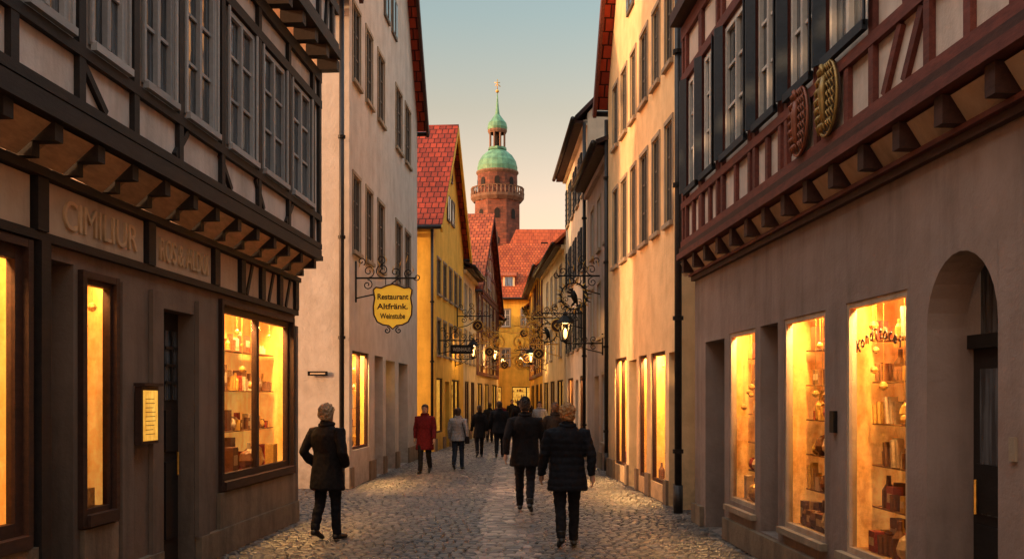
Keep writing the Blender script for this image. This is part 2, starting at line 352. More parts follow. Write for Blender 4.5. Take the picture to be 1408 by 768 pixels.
def door_fill(T,F,u0,u1,z0,z1,rv,v=0,glassy=True,warm=False):
    p=T.P('door',M['door']); vi=v-rv
    F.box(p,u0,u1,vi-.06,vi,z0,z1)
    w=u1-u0
    n=2 if w>.8 else 1
    for i in range(n):
        a=u0+w*i/n+.07; b=u0+w*(i+1)/n-.07
        for (c,d) in ((.12,.42),(.46,.62)):
            F.box(p,a,b,vi+.002,vi+.025,z0+(z1-z0)*c,z0+(z1-z0)*d)
        if glassy: 
            F.box(T.P('door_glass',M['glow_far'] if warm else M['pane']),a,b,vi+.002,vi+.012,z0+(z1-z0)*.66,z0+(z1-z0)*.93)
            for k in range(1,4):
                zz=z0+(z1-z0)*(.66+.27*k/4); F.box(p,a,b,vi+.014,vi+.03,zz-.015,zz+.015)
            F.box(p,(a+b)/2-.015,(a+b)/2+.015,vi+.0141,vi+.031,z0+(z1-z0)*.66,z0+(z1-z0)*.93)
    tube(T.P('door_handle',M['gold']),[F.pt(u1-.12,vi+.05,z0+1.0),F.pt(u1-.12,vi+.05,z0+1.25)],.012)
def slab(p,q,th,uvs):
    n=(Vector(q[1])-Vector(q[0])).cross(Vector(q[3])-Vector(q[0])).normalized()
    if n.z<0: n=-n
    lo=[Vector(x)-n*th for x in q]
    p.poly(q,uvs); p.poly(lo,uvs)
    for i in range(4): j=(i+1)%4; p.poly([q[i],q[j],lo[j],lo[i]],[(0,0),(.1,0),(.1,.1),(0,.1)])
def house(name,P0,P1,side,depth,eave,rh,kind,wm,rm,ops=(),frame='win_white',shutters=None,timber=None,glowm='glow_y',verge='r1_dark',gw=True,watt=60):
    F=Fac(P0,P1,side); T=Thing(name,(P0[0],P0[1],0)); L=F.L
    O=[]
    for o in ops:
        k=o[4]; rv={'win':.07,'shop':.06,'door':.3,'lit':.07,'niche':.3}[k]
        O.append((o[0],o[1],o[2],o[3],k,rv))
    wall(T,F,0,eave,O,M[wm])
    w=T.P('walls',M[wm])
    for uu in (0,L): w.poly([F.pt(uu,0,0),F.pt(uu,-depth,0),F.pt(uu,-depth,eave),F.pt(uu,0,eave)])
    w.poly([F.pt(0,-depth,0),F.pt(L,-depth,0),F.pt(L,-depth,eave),F.pt(0,-depth,eave)])
    for i,(a,b,c,d,k,rv) in enumerate(O):
        if k=='win':
            window_fill(T,F,a,b,c,d,rv,frame=frame,fw=.04 if frame=='win_dark' else .055)
            if shutters:
                sp=T.P('shutters',M[shutters]); sw=(b-a)*.48
                F.box(sp,a-sw-.02,a-.01,.004,.05,c,d); F.box(sp,b+.01,b+sw+.02,.004,.05,c,d)
                for kk in range(7):
                    zz=c+.1+(d-c-.2)*kk/6
                    F.box(sp,a-sw+.04,a-.07,.051,.066,zz-.03,zz+.01); F.box(sp,b+.07,b+sw-.04,.051,.066,zz-.03,zz+.01)
            else:
                fr=T.P('window_surrounds',M['reveal'])
                F.box(fr,a-.07,a-.004,.003,.02,c,d); F.box(fr,b+.004,b+.07,.003,.02,c,d); F.box(fr,a-.07,b+.07,.003,.025,d+.003,d+.08)
        elif k=='shop': shop(T,F,a,b,c,d,rv,glowm=glowm,seed=i+int(P0[1]*7),mull=1 if b-a>1.5 else 0,frame='r1_dark',watt=watt if P0[1]<30 else 0,fw=.06,dense=.5)
        elif k=='door': door_fill(T,F,a,b,c,d,rv,warm=(i%2==0))
        elif k=='niche': T.P('niche_back',M['void']).poly([F.pt(a,-rv,c),F.pt(b,-rv,c),F.pt(b,-rv,d),F.pt(a,-rv,d)])
        elif k=='lit':
            T.P('lit_panes',M['glow_far']).poly([F.pt(a,-rv+.01,c),F.pt(b,-rv+.01,c),F.pt(b,-rv+.01,d),F.pt(a,-rv+.01,d)])
            fp=T.P('window_frames',M[frame]); m=(a+b)/2; F.box(fp,m-.03,m+.03,-rv+.012,-rv+.06,c,d); F.box(fp,a,b,-rv+.012,-rv+.058,(c+d)/2-.02,(c+d)/2+.02)
    us=[0]+[x for o in sorted(O) if o[2]<1 for x in (o[0]-.02,o[1]+.02)]+[L]
    for i in range(0,len(us),2):
        if us[i+1]-us[i]>.1: F.box(T.P('plinth',M['stone']),us[i],us[i+1],.002,.05,0,.42)
    rf=T.P('roof',M[rm]); vg=T.P('verge_boards',M[verge])
    if kind=='street':
        ap=eave+rh; m=L/2
        w.poly([F.pt(0,0,eave),F.pt(L,0,eave),F.pt(m,0,ap)]); w.poly([F.pt(0,-depth,eave),F.pt(L,-depth,eave),F.pt(m,-depth,ap)])
        s=rh/m; ov=.3; sl=math.hypot(m+ov,(m+ov)*s)
        for sg in (0,1):
            ue=-ov if sg==0 else L+ov; ze=eave-ov*s
            q=[F.pt(ue,.32,ze+.12),F.pt(ue,-depth-.2,ze+.12),F.pt(m,-depth-.2,ap+.12),F.pt(m,.32,ap+.12)]
            slab(rf,q,.1,[(0,0),(depth,0),(depth,sl),(0,sl)])
            F.beam(vg,(ue,ze-.07),(m,ap-.07),.2,.25,.33)
            tube(T.P('gutter',M['lead'],True),[F.pt(ue-(.06 if sg==0 else -.06),.3,ze+.02),F.pt(ue-(.06 if sg==0 else -.06),-depth,ze+.02)],.07,8)
        if gw:
            for (uu,zz) in ((m-.9,eave+rh*.12),(m+.2,eave+rh*.12),(m-.35,eave+rh*.5)):
                fp=T.P('window_frames',M[frame]); F.box(fp,uu,uu+.75,.002,.05,zz,zz+.95); F.box(T.P('attic_panes',M['pane']),uu+.07,uu+.68,.051,.056,zz+.07,zz+.88)
                F.box(fp,uu+.35,uu+.4,.058,.07,zz+.07,zz+.88)
        if timber:
            tp=T.P('timber_frame',M[timber]); zz=eave+.15
            while zz<ap-.6:
                f=(ap-zz)/rh*m; F.beam(tp,(m-f,zz),(m+f,zz),.16,.004,.045); zz+=1.1
            k=-m+.5
            while k<m:
                top=ap-abs(k)*s-.05
                F.box(tp,m+k-.07,m+k+.07,.003,.04,eave+.2,top); k+=.85
            F.beam(tp,(.3,eave),(m,ap),.16,.005,.047); F.beam(tp,(L-.3,eave),(m,ap),.16,.005,.047)
    else:
        hd=depth/2; ap=eave+rh; s=rh/hd; ov=.38; sl=math.hypot(hd+ov,(hd+ov)*s); ze=eave-ov*s*.6
        for uu in (0,L): w.poly([F.pt(uu,0,eave),F.pt(uu,-depth,eave),F.pt(uu,-hd,ap)])
        for (ve) in (ov,-depth-ov):
            q=[F.pt(-.15,ve,ze+.12),F.pt(L+.15,ve,ze+.12),F.pt(L+.15,-hd,ap+.1),F.pt(-.15,-hd,ap+.1)]
            slab(rf,q,.1,[(0,0),(L,0),(L,sl),(0,sl)])
        F.box(vg,0,L,.002,ov-.02,ze-.05,ze+.02)
        tube(T.P('gutter',M['lead'],True),[F.pt(-.1,ov+.06,ze+.05),F.pt(L+.1,ov+.06,ze+.05)],.07,8)
        F.box(T.P('cornice',M[wm]),0,L,.003,.12,eave-.35,eave-.2)
    if timber:
        tp=T.P('timber_frame',M[timber]); 
        for zz in (2.95,5.0,eave-.1): F.box(tp,0,L,.003,.05,zz-.09,zz+.09)
        uu=.1
        wins=[o for o in O if o[2]>3]
        while uu<L:
            for (za,zb) in ((3.04,4.91),(5.09,eave-.19)):
                if not any(o[0]-.12<uu<o[1]+.12 and o[2]<zb and o[3]>za for o in wins):
                    F.box(tp,uu-.07,uu+.07,.003,.045,za,zb)
            uu+=.62
    cm=T.P('chimney',M['brick']); a=L*.35; hz=eave+rh
    if kind!='street': F.box(cm,a,a+.6,-depth*.5-.3,-depth*.5+.3,hz-.6,hz+1.0)
    T.F=F; return T
# ------------------------------------------------------------------ ground
g=Part(); S=400
g.poly([(-S,-S,-.03),(S,-S,-.03),(S,S,-.03),(-S,S,-.03)]); g.make('ground',M['ground'])
cb=Part(); pv=Part(); y=3.0; row=0
while y<44:
    x=-4.6+(row%2)*.065+R.uniform(-.02,.02); ly=.125
    while x<3.9:
        lane=-.55<x<.25
        wx=.135*R.uniform(.8,1.2)
        ox=.10*math.sin(x*2.2)+.03*math.sin(x*5.1+1)
        if lane:
            ox=0; wx=.20*R.uniform(.92,1.08)
            if x<-.40 or x+wx>.12: wx=.13
        a,b=x+.006,x+wx-.009; c,d=y+ox+.004,y+ox+ly-.012
        j=lambda q:q+R.uniform(-.007,.007)
        zz=-.004+R.uniform(-.008,.008)+.010*math.sin(x*1.3+y*.7)*.6
        if lane: zz-=.012
        t=.02
        base=[(j(a),j(c)),(j(b),j(c)),(j(b),j(d)),(j(a),j(d))]
        cx=(a+b)/2; cy=(c+d)/2
        vs=[(px,py,-.05) for px,py in base]+[(px,py,zz-.018) for px,py in base]+[(px+(t if px<cx else -t),py+(t if py<cy else -t),zz+R.uniform(-.003,.003)) for px,py in base]
        fs=[(0,1,5,4),(1,2,6,5),(2,3,7,6),(3,0,4,7),(4,5,9,8),(5,6,10,9),(6,7,11,10),(7,4,8,11),(8,9,10,11)]
        q=pv if lane else cb
        i=len(q.v); q.v.extend(vs); q.f.extend([[k+i for k in f] for f in fs])
        x+=wx
    y+=ly; row+=1
cb.uv=[None]*len(cb.f); pv.uv=[None]*len(pv.f); cb.make('cobblestone_street',M['cobble']); pv.make('drainage_paving_strip',M['paver'])
# ------------------------------------------------------------------ L1 near left half-timbered house
def L1():
    F=Fac((-4.315,-2),(-3.25,14.9),1); T=Thing('half_timbered_house',(-4.3,-2,0)); u=F.ud; L=F.L
    ops=[(u(2.5),u(4.6),.84,3.0,'s',.05),(u(5.0),u(7.55),.80,2.98,'s',.03),(u(7.85),u(8.32),0,2.95,'d',.5),(u(8.46),u(9.0),.84,2.86,'s',.02),
         (u(10.05),u(10.95),0,2.75,'d',.18),(u(11.77),u(14.66),.84,2.94,'s',.05)]
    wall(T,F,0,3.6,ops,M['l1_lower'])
    shop(T,F,ops[0][0],ops[0][1],.84,3.0,.05,seed=3,watt=20); shop(T,F,ops[1][0],ops[1][1],.80,2.98,.03,seed=4,mull=0,dense=.3,watt=50,fw=.10)
    shop(T,F,ops[3][0],ops[3][1],.84,2.86,.02,seed=5,mull=0,glowm='glow_o',watt=30,fw=.045)
    shop(T,F,ops[5][0],ops[5][1],.84,2.94,.05,seed=6,mull=1,dense=.75,watt=100,nl=4)
    door_fill(T,F,ops[2][0],ops[2][1],0,2.95,.5,glassy=False); door_fill(T,F,ops[4][0],ops[4][1],.0,2.75,.18)
    fr=T.P('shop_surrounds',M['l1_frame'])
    for i in (1,3,5):
        a,b,c,d=ops[i][:4]; F.box(fr,a-.07,a,-.02,.05,c-.1,d+.06); F.box(fr,b,b+.07,-.02,.05,c-.1,d+.06); F.box(fr,a,b,-.02,.048,d,d+.058); F.box(fr,a,b,-.02,.08,c-.098,c)
    st=T.P('plinth',M['stone'])
    for a,b in ((u(4.65),u(7.82)),(u(8.40),u(10.0)),(u(11.0),L)):
        F.box(st,a,b,.002,.07,0,.3)
    for a,b,c in ((u(4.95),u(7.7),.69),(u(8.42),u(9.05),.72),(u(11.65),u(14.8),.72)): F.box(st,a,b,.002,.045,.302,c)
    for a,b in ((u(9.12),u(9.35)),(u(9.78),u(10.03)),(u(10.97),u(11.3)),(u(14.78),L)): F.box(T.P('pilasters',M['l1_lower']),a,b,.003,.05,.302,2.9)
    tb=T.P('timber_frame',M['l1_wood'])
    F.box(tb,0,L,.003,.06,3.06,3.13) ; F.box(tb,0,L,.003,.10,3.55,3.62)
    for d in (4.9,6.3,7.73,9.72,11.5,12.4,13.2,14.0,14.8): 
        uu=u(d); F.box(tb,uu-.09,uu+.07,.004,.075,3.132,3.548)
    F.box(tb,u(7.75)-.05,u(7.75)+.09,.004,.07,0,3.058)
    for d in (12.6,13.5,14.3): F.beam(tb,(u(d),3.14),(u(d)+.22,3.54),.07,.003,.05)
    fa=T.P('inscription_panels',M['fascia'])
    for a,b in ((7.85,9.6),(9.85,11.38),(6.4,7.6),(11.62,12.28),(12.5,13.1),(13.3,13.9),(14.1,14.7)): F.box(fa,u(a),u(b),.002,.03,3.14,3.54)
    add_text(T,'CIMILIUR',.34,F,u(8.75),.034,3.22,M['letter'],.018,1.35); add_text(T,'ROS & ALDUI',.32,F,u(10.6),.034,3.22,M['letter'],.018,1.3)
    jb=T.P('jetty_beams',M['l1_wood']); lb=T.P('jetty_pale_boards',M['beam_light'])
    V=.36; uu=.1; st_=.66
    while uu<L:
        F.box(jb,uu,uu+.12,.0,.36+R.uniform(0,.03),3.73,3.86); F.box(jb,uu+.01,uu+.11,.0,.2,3.623,3.728)
        if uu+st_<L:
            a,b=uu+.14,uu+st_-.02; dz_=R.uniform(-.01,.01)
            lb.hexa([F.pt(a,.06,3.64+dz_),F.pt(b,.06,3.64-dz_),F.pt(b,.10,3.62-dz_),F.pt(a,.10,3.62+dz_),F.pt(a,.30,3.865),F.pt(b,.30,3.865),F.pt(b,.36,3.85),F.pt(a,.36,3.85)])
        uu+=st_
    F.box(jb,0,L,.30,.43,3.872,3.94); F.box(jb,0,L,.30,.41,3.943,4.03)
    T.P('jetty_soffit',M['l1_wood']).poly([F.pt(0,0,3.87),F.pt(L,0,3.87),F.pt(L,V,3.87),F.pt(0,V,3.87)])
    wins=[(3.2,4.0),(4.5,5.3),(5.9,6.6),(6.9,7.5),(7.85,8.45),(8.8,9.45),(9.75,10.55),(10.95,11.85),(12.15,13.1),(13.4,14.35)]
    wo=[(u(a),u(b),4.62,6.12,'w',.04) for a,b in wins]
    wall(T,F,3.95,6.7,wo,M['l1_plaster'],v=V,name='upper_walls')
    for o in wo:
        window_fill(T,F,*o[:4],.03,v=V,frame='win_grey',cols=2,rws=3,sill=False)
        F.box(T.P('window_frames',M['win_grey']),o[0]-.03,o[1]+.03,V+.04,V+.09,4.56,4.62)
        F.box(T.P('window_frames',M['win_grey']),o[0]-.045,o[0]-.003,V+.04,V+.06,4.62,6.13); F.box(T.P('window_frames',M['win_grey']),o[1]+.003,o[1]+.045,V+.04,V+.06,4.62,6.13)
    for z,w in ((4.08,.08),(4.50,.09),(6.2,.12),(6.6,.16)): F.box(tb,0,L,V+.003,V+.055,z-w/2,z+w/2)
    posts=[]
    for i,(a,b) in enumerate(wins):
        nx=wins[i+1][0] if i+1<len(wins) else 15.0
        if nx-b<.5: posts.append((u(b)+u(nx))/2)
        else: posts+= [u(b)+.11,u(nx)-.11]
    posts=[q for q in posts if q<L-.05]+[.08,L-.07]
    for q in posts:
        F.box(tb,q-.05,q+.05,V+.002,V+.05,4.12,4.455); F.box(tb,q-.055,q+.055,V+.002,V+.05,4.545,6.14); F.box(tb,q-.055,q+.055,V+.002,V+.05,6.26,6.52)
    for a,b in ((13.15,13.45),(8.1,7.7),(11.05,10.7),(9.5,9.8),(12.2,11.9)): F.beam(tb,(u(a),4.14),(u(b),4.44),.065,V+.001,V+.04)
    V2=.62; uu=.1
    while uu<L:
        F.box(jb,uu,uu+.16,V,V+.30,6.70,6.86); uu+=.62
    F.box(jb,0,L,V+.1,V2+.08,6.865,6.99); F.box(jb,0,L,V2-.05,V2+.05,6.993,7.1)
    T.P('jetty_soffit',M['l1_wood']).poly([F.pt(0,V,6.87),F.pt(L,V,6.87),F.pt(L,V2,6.87),F.pt(0,V2,6.87)])
    wall(T,F,6.99,9.6,[],M['l1_plaster'],v=V2,name='upper_walls')
    for z in (7.6,9.5): F.box(tb,0,L,V2+.003,V2+.055,z-.07,z+.07)
    k=.1
    while k<L: F.box(tb,k-.06,k+.06,V2+.002,V2+.05,7.1,9.43); k+=.75
    k=.5
    while k<L: F.beam(tb,(k,7.1),(k+.5,9.4),.09,V2+.001,V2+.04); k+=2.25
    w=T.P('upper_walls',M['l1_plaster'])
    for q in (0,L):
        w.poly([F.pt(q,0,0),F.pt(q,-8,0),F.pt(q,-8,9.6),F.pt(q,0,9.6)]); w.poly([F.pt(q,0,3.95),F.pt(q,V,3.95),F.pt(q,V,9.6),F.pt(q,0,9.6)]); w.poly([F.pt(q,V,6.99),F.pt(q,V2,6.99),F.pt(q,V2,9.6),F.pt(q,V,9.6)])
        w.poly([F.pt(q,.6,9.6),F.pt(q,-8,9.6),F.pt(q,-3.7,13.5)])
    rf=T.P('roof',M['roof_dark'])
    slab(rf,[F.pt(-.2,1.0,9.4),F.pt(L+.2,1.0,9.4),F.pt(L+.2,-3.7,13.6),F.pt(-.2,-3.7,13.6)],.12,[(0,0),(L,0),(L,6),(0,6)])
    slab(rf,[F.pt(-.2,-8.3,9.4),F.pt(L+.2,-8.3,9.4),F.pt(L+.2,-3.7,13.6),F.pt(-.2,-3.7,13.6)],.12,[(0,0),(L,0),(L,6),(0,6)])
    T.done()
    B=Thing('menu_display_box',F.pt(u(9.55),.06,1.5)); a,b=u(9.36),u(9.74)
    F.box(B.P('case',M['l1_frame']),a,b,.052,.12,1.40,1.95); F.box(B.P('lit_menu',M['glow_far']),a+.03,b-.03,.121,.126,1.43,1.91)
    F.box(B.P('hood',M['l1_frame']),a-.02,b+.02,.05,.16,1.952,1.98)
    for k in range(9): F.box(B.P('menu_text',M['g_brown']),a+.07,b-.07-R.random()*.08,.127,.129,1.49+k*.042,1.496+k*.042)
    B.done()
L1()
# ------------------------------------------------------------------ R1 near right half-timbered house
def R1():
    F=Fac((3.475,-2),(2.72,14.8),-1); T=Thing('half_timbered_house',(3.475,-2,0)); u=F.ud; L=F.L
    ops=[(u(2.6),u(4.4),.47,2.68,'s',.04),(u(6.35),u(7.33),0,2.85,'d',.35),(u(7.66),u(8.9),.47,2.68,'s',.04),(u(9.41),u(10.64),.47,2.67,'s',.04),
         (u(10.85),u(11.5),.3,2.66,'n',.3),(u(11.7),u(12.85),.52,2.66,'s',.04),(u(13.1),u(14.15),0,2.62,'n2',.4)]
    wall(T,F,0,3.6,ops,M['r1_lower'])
    shop(T,F,*ops[0][:4],.04,glowm='glow_o',seed=20,mull=0,frame='fascia',watt=20)
    for k in (2,3,5): shop(T,F,*ops[k][:4],.04,glowm='glow_o',seed=20+k,mull=0,frame='fascia',fw=.05,watt=85,dense=1.25,nl=6)
    a,b,c,d=ops[4][:4]; T.P('niche_back',M['r1_lower']).poly([F.pt(a,-.3,c),F.pt(b,-.3,c),F.pt(b,-.3,d),F.pt(a,-.3,d)])
    a,b,c,d=ops[6][:4]; door_fill(T,F,a,b,0,d,.4,glassy=False)
    a,b,c,d=ops[1][:4]; door_fill(T,F,a,b,0,2.2,.35,glassy=False)
    F.box(T.P('door_glass',M['pane']),a+.12,b-.12,-.348,-.335,1.0,2.05)
    F.box(T.P('door',M['door']),a,b,-.41,-.30,2.2,2.3)
    F.box(T.P('fanlight',M['pane']),a+.08,b-.08,-.38,-.36,2.3,2.84); F.box(T.P('door',M['door']),(a+b)/2-.03,(a+b)/2+.03,-.355,-.33,2.3,2.85)
    F.box(T.P('fanlight_glow',M['glow_far']),a+.10,a+.42,-.358,-.352,2.36,2.55)
    F.box(T.P('intercom',M['reveal']),u(6.12),u(6.19),.002,.02,1.45,1.60); F.box(T.P('mailbox',M['iron']),u(9.1),u(9.2),.002,.04,1.52,1.72)
    sp=T.P('walls',M['r1_lower']); m=(a+b)/2; r=(b-a)/2; zc=2.35; n=14
    for k in range(n):
        t0=math.pi*k/n; t1=math.pi*(k+1)/n
        p0=(m+r*math.cos(t0),zc+(2.85-zc)*math.sin(t0)); p1=(m+r*math.cos(t1),zc+(2.85-zc)*math.sin(t1))
        sp.poly([F.pt(p0[0],.001,p0[1]),F.pt(p1[0],.001,p1[1]),F.pt(p1[0],.001,2.86),F.pt(p0[0],.001,2.86)])
        sp.poly([F.pt(p0[0],.001,p0[1]),F.pt(p1[0],.001,p1[1]),F.pt(p1[0],-.3,p1[1]),F.pt(p0[0],-.3,p0[1])])
    st=T.P('plinth',M['stone'])
    for a,b in ((0,u(6.25)),(u(7.4),u(13.0)),(u(14.25),L)): F.box(st,a,b,.002,.06,0,.28)
    for a,b in ((u(7.6),u(9.0)),(u(9.35),u(10.7)),(u(11.65),u(12.9))): F.box(T.P('window_sills',M['reveal']),a,b,.002,.07,.40,.466)
    for i,ch in enumerate('Konditorei'):
        t=(i-4.5)/4.5; add_text(T,ch,.15,F,u(8.28)-t*.42,-.034,2.33-.09*t*t,M['g_brown'],.003,off=.003)
    tb=T.P('timber_frame',M['r1_wood']); jb=T.P('jetty_beams',M['r1_dark']); V=.16
    F.box(jb,0,L,.0,.06,3.56,3.62); F.box(tb,0,L,.0,.10,3.623,3.66)
    uu=.05
    while uu<L-.1:
        F.box(jb,uu,uu+.12,.062,.23,3.665,3.86)
        lbp=T.P('jetty_panels',M['fascia']); a,b=uu+.15,uu+.63
        lbp.hexa([F.pt(a,.05,3.68),F.pt(b,.05,3.68),F.pt(b,.08,3.67),F.pt(a,.08,3.67),F.pt(a,.14,3.855),F.pt(b,.14,3.855),F.pt(b,.19,3.84),F.pt(a,.19,3.84)])
        uu+=.66
    F.box(jb,0,L,.0,.045,3.662,3.862)
    F.box(tb,0,L,.06,.28,3.865,3.95); F.box(jb,0,L,.06,.24,3.953,4.04)
    wins=[(2.4,3.4),(4.2,5.2),(5.9,6.8),(7.95,8.8),(9.2,9.85),(10.25,10.95),(11.35,12.35),(12.8,13.45),(13.75,14.4)]
    wo=[(u(a),u(b),4.85,6.4,'w',.04) for a,b in wins]
    wall(T,F,4.0,9.4,wo,M['r1_plaster'],v=V,name='upper_walls')
    for o in wo:
        window_fill(T,F,*o[:4],.03,v=V,frame='win_white',sill=False)
        s=T.P('shutters',M['shutter']); w=.15
        for x in (o[0]-.03,o[1]+.0):
            p0=F.pt(x,V+.06,4.8); dr=(F.N*.25+F.D*(-.5 if x<o[0] else .5)).normalized()
            q=[p0,p0+dr*w,p0+dr*w+F.D*.035,p0+F.D*.035]
            s.hexa(q+[k+Vector((0,0,1.65)) for k in q])
        F.box(T.P('window_aprons',M['shutter']),o[0]-.05,o[1]+.05,V+.05,V+.10,4.76,4.84)
    for z,w in ((4.10,.09),(4.66,.10),(6.52,.13),(7.2,.2)): F.box(tb,0,L,V+.003,V+.055,z-w/2,z+w/2)
    posts=[u(a)-.1 for a,b in wins]+[u(b)+.1 for a,b in wins]+[.08,L-.09]
    for q in posts:
        for a,b in ((4.15,4.605),(4.715,6.455),(6.585,7.1)): F.box(tb,q-.045,q+.045,V+.002,V+.05,a,b)
    for a,b in wins: 
        if not (8<a<10): F.box(tb,u((a+b)/2)-.045,u((a+b)/2)+.045,V+.002,V+.045,4.15,4.605)
    for a,b in ((6.9,7.85),(7.25,7.7),(5.3,5.8)): 
        F.beam(tb,(u(a),4.72),(u(b),6.4),.09,V+.001,V+.04); F.beam(tb,(u(a)+.4,4.16),(u(a)+.1,4.6),.08,V+.001,V+.04)
    F.box(jb,0,L,V,V+.22,7.32,7.5)
    w=T.P('upper_walls',M['r1_plaster'])
    for q in (0,L):
        w.poly([F.pt(q,0,0),F.pt(q,-8,0),F.pt(q,-8,9.4),F.pt(q,0,9.4)]); w.poly([F.pt(q,0,4),F.pt(q,V,4),F.pt(q,V,9.4),F.pt(q,0,9.4)]); w.poly([F.pt(q,.16,9.4),F.pt(q,-8,9.4),F.pt(q,-4,13)])
    rf=T.P('roof',M['roof_dark'])
    for ve in (.6,-8.4): slab(rf,[F.pt(-.2,ve,9.2),F.pt(L+.1,ve,9.2),F.pt(L+.1,-4,13.2),F.pt(-.2,-4,13.2)],.12,[(0,0),(L,0),(L,6),(0,6)])
    T.done()
    C=Thing('carved_crests',F.pt(u(9.0),V,4.5))
    gm=simple('carved_gold',(.32,.19,.055),.45,.4); rm_=simple('carved_red',(.22,.06,.025),.5); dk=simple('carved_ground',(.06,.03,.015),.6)
    for nm,mt,cd in (('red_crest',rm_,9.45),('gold_crest',gm,8.72)):
        cu=u(cd); zc=4.46; p=C.P(nm,mt,True); bk=C.P('crest_back',dk); n=22; a_,b_=.25,.33
        f=[(cu+a_*math.cos(2*math.pi*k/n),zc+b_*math.sin(2*math.pi*k/n)) for k in range(n)]
        bk.poly([F.pt(x,V+.085,z) for x,z in f])
        for k in range(n): q=f[k]; w_=f[(k+1)%n]; bk.poly([F.pt(q[0],V+.05,q[1]),F.pt(w_[0],V+.05,w_[1]),F.pt(w_[0],V+.085,w_[1]),F.pt(q[0],V+.085,q[1])])
        tube(p,[F.pt(x,V+.085,z) for x,z in f+[f[0]]],.014,6)
        for r_ in range(7):
            zz=zc+.26-.082*r_; hw=a_*math.sqrt(max(0.02,1-((zz-zc)/b_)**2))*.88
            for j in range(-3,4):
                x0=cu+j*hw/3.3; sg=(1 if j>0 else -1 if j<0 else 0)
                tube(p,[F.pt(x0-sg*.01,V+.09,zz+.04),F.pt(x0+sg*.01,V+.112,zz),F.pt(x0+sg*.03,V+.092,zz-.06)],[.010,.018,.005],7,flat=.6)
        tube(p,[F.pt(cu,V+.10,zc+.22),F.pt(cu,V+.125,zc+.05),F.pt(cu,V+.12,zc-.12),F.pt(cu,V+.1,zc-.26)],[.02,.035,.028,.01],9)
        tube(p,[F.pt(cu,V+.115,zc+.2),F.pt(cu+.01,V+.125,zc+.28),F.pt(cu+.06,V+.12,zc+.27)],[.022,.024,.008],8)
    C.done()
R1()
# ------------------------------------------------------------------ other houses
def dz(P0,P1,lst):
    dy=(P1[1]-P0[1])/math.hypot(P1[0]-P0[0],P1[1]-P0[1]); return [((a-P0[1])/dy,(b-P0[1])/dy,c,d,k) for a,b,c,d,k in lst]
A,B=(-3.27,20),(-2.84,29.8)
cols=[(20.35,21.1),(21.75,22.5),(23.2,24.05),(25.8,26.8),(27.4,28.4)]
o=dz(A,B,[(a,b,4.85,6.4,'win') for a,b in cols]+[(a,b,8.35,9.9,'win') for a,b in cols]+[(20.3,22.1,.75,2.8,'shop'),(22.8,23.9,0,2.8,'niche'),(24.3,25.7,0,2.75,'door'),(26.3,27.9,0,2.75,'niche')])
T=house('townhouse_grey',A,B,1,9,10.2,7.0,'street','l2','roof_red',o,frame='win_dark',gw=True,watt=200)
F2=Fac((-12,19.99),(-3.27,19.99),1)
T.done()
sg=Thing('street_name_sign',(-3.9,19.97,2.2)); F2.box(sg.P('plate',M['iron']),8.0-.1,8.4-.1,.003,.02,2.27,2.36); F2.box(sg.P('plate_text',M['g_white']),8.0-.05,8.25,.021,.023,2.3,2.33); sg.done()
A,B=(-2.62,33.5),(-2.0,41)
cols=[(34.1,34.9),(35.5,36.3),(36.9,37.7),(38.3,39.1),(39.6,40.3)]
o=dz(A,B,[(a,b,3.3,4.5,'win') for a,b in cols]+[(a,b,5.4,6.6,'win') for a,b in cols]+[(34,35.4,.6,2.5,'shop'),(36,37,0,2.4,'door'),(37.6,39.8,.6,2.5,'shop')])
T=house('townhouse_yellow',A,B,1,9,7.8,4.1,'street','l3','roof_red',o,verge='yel',frame='win_dark'); T.done()
A,B=(-2.0,41.1),(-1.68,46)
o=dz(A,B,[(41.5,42.3,3.3,4.6,'win'),(43.2,44,3.3,4.6,'win'),(44.7,45.4,3.3,4.6,'win'),(41.5,42.3,5.3,6.5,'win'),(43.2,44,5.3,6.5,'win'),(44.7,45.4,5.3,6.5,'lit'),(41.6,43.2,.5,2.5,'shop'),(44,45.6,.5,2.5,'shop')])
T=house('townhouse_cream',A,B,1,8,7.3,2.2,'along','l4','roof_dark',o); T.done()
A,B=(-1.65,46.1),(-.8,58)
cols=[(47,47.9),(49,49.9),(51,51.9),(53,53.9),(55,55.9)]
o=dz(A,B,[(a,b,3.4,4.6,'win') for a,b in cols]+[(a,b,5.4,6.5,'win') for a,b in cols]+[(46.6,49,.5,2.5,'shop'),(50,52.5,.5,2.5,'shop'),(54,57,.5,2.5,'shop')])
T=house('half_timbered_gable_house',A,B,1,10,6.9,4.4,'street','l4','roof_orange',o,timber='r1_wood',verge='roof_orange'); T.done()
A,B=(-.8,58.1),(-1.9,74)
o=dz(A,B,[(60+2.4*i,61+2.4*i,3.4,4.6,'lit' if i%2 else 'win') for i in range(5)]+[(60,62.5,.5,2.5,'shop'),(66,69,.5,2.5,'shop')])
T=house('townhouse_ochre',A,B,1,8,6.5,3,'along','yel','roof_orange',o); T.done()
A,B=(2.71,16.3),(2.28,23.6)
cols=[(16.65,17.2),(17.7,18.3),(18.8,19.5),(20.0,20.55),(21.05,21.7),(22.2,22.8)]
o=dz(A,B,[(a,b,4.8,6.5,'win') for a,b in cols]+[(a,b,7.5,8.85,'win') for a,b in cols]+[(21.1,22.6,.35,2.7,'shop'),(18.9,19.7,.3,2.65,'shop'),(17.25,18.5,.3,2.65,'shop'),(16.45,16.95,0,2.6,'door'),(19.95,20.8,0,2.6,'niche')])
T=house('townhouse_tall_cream',A,B,-1,9,9.1,5.8,'street','r2','roof_red',o,frame='win_dark',verge='r1_wood',watt=240); T.done()
A,B=(2.36,23.7),(2.2,28.9)
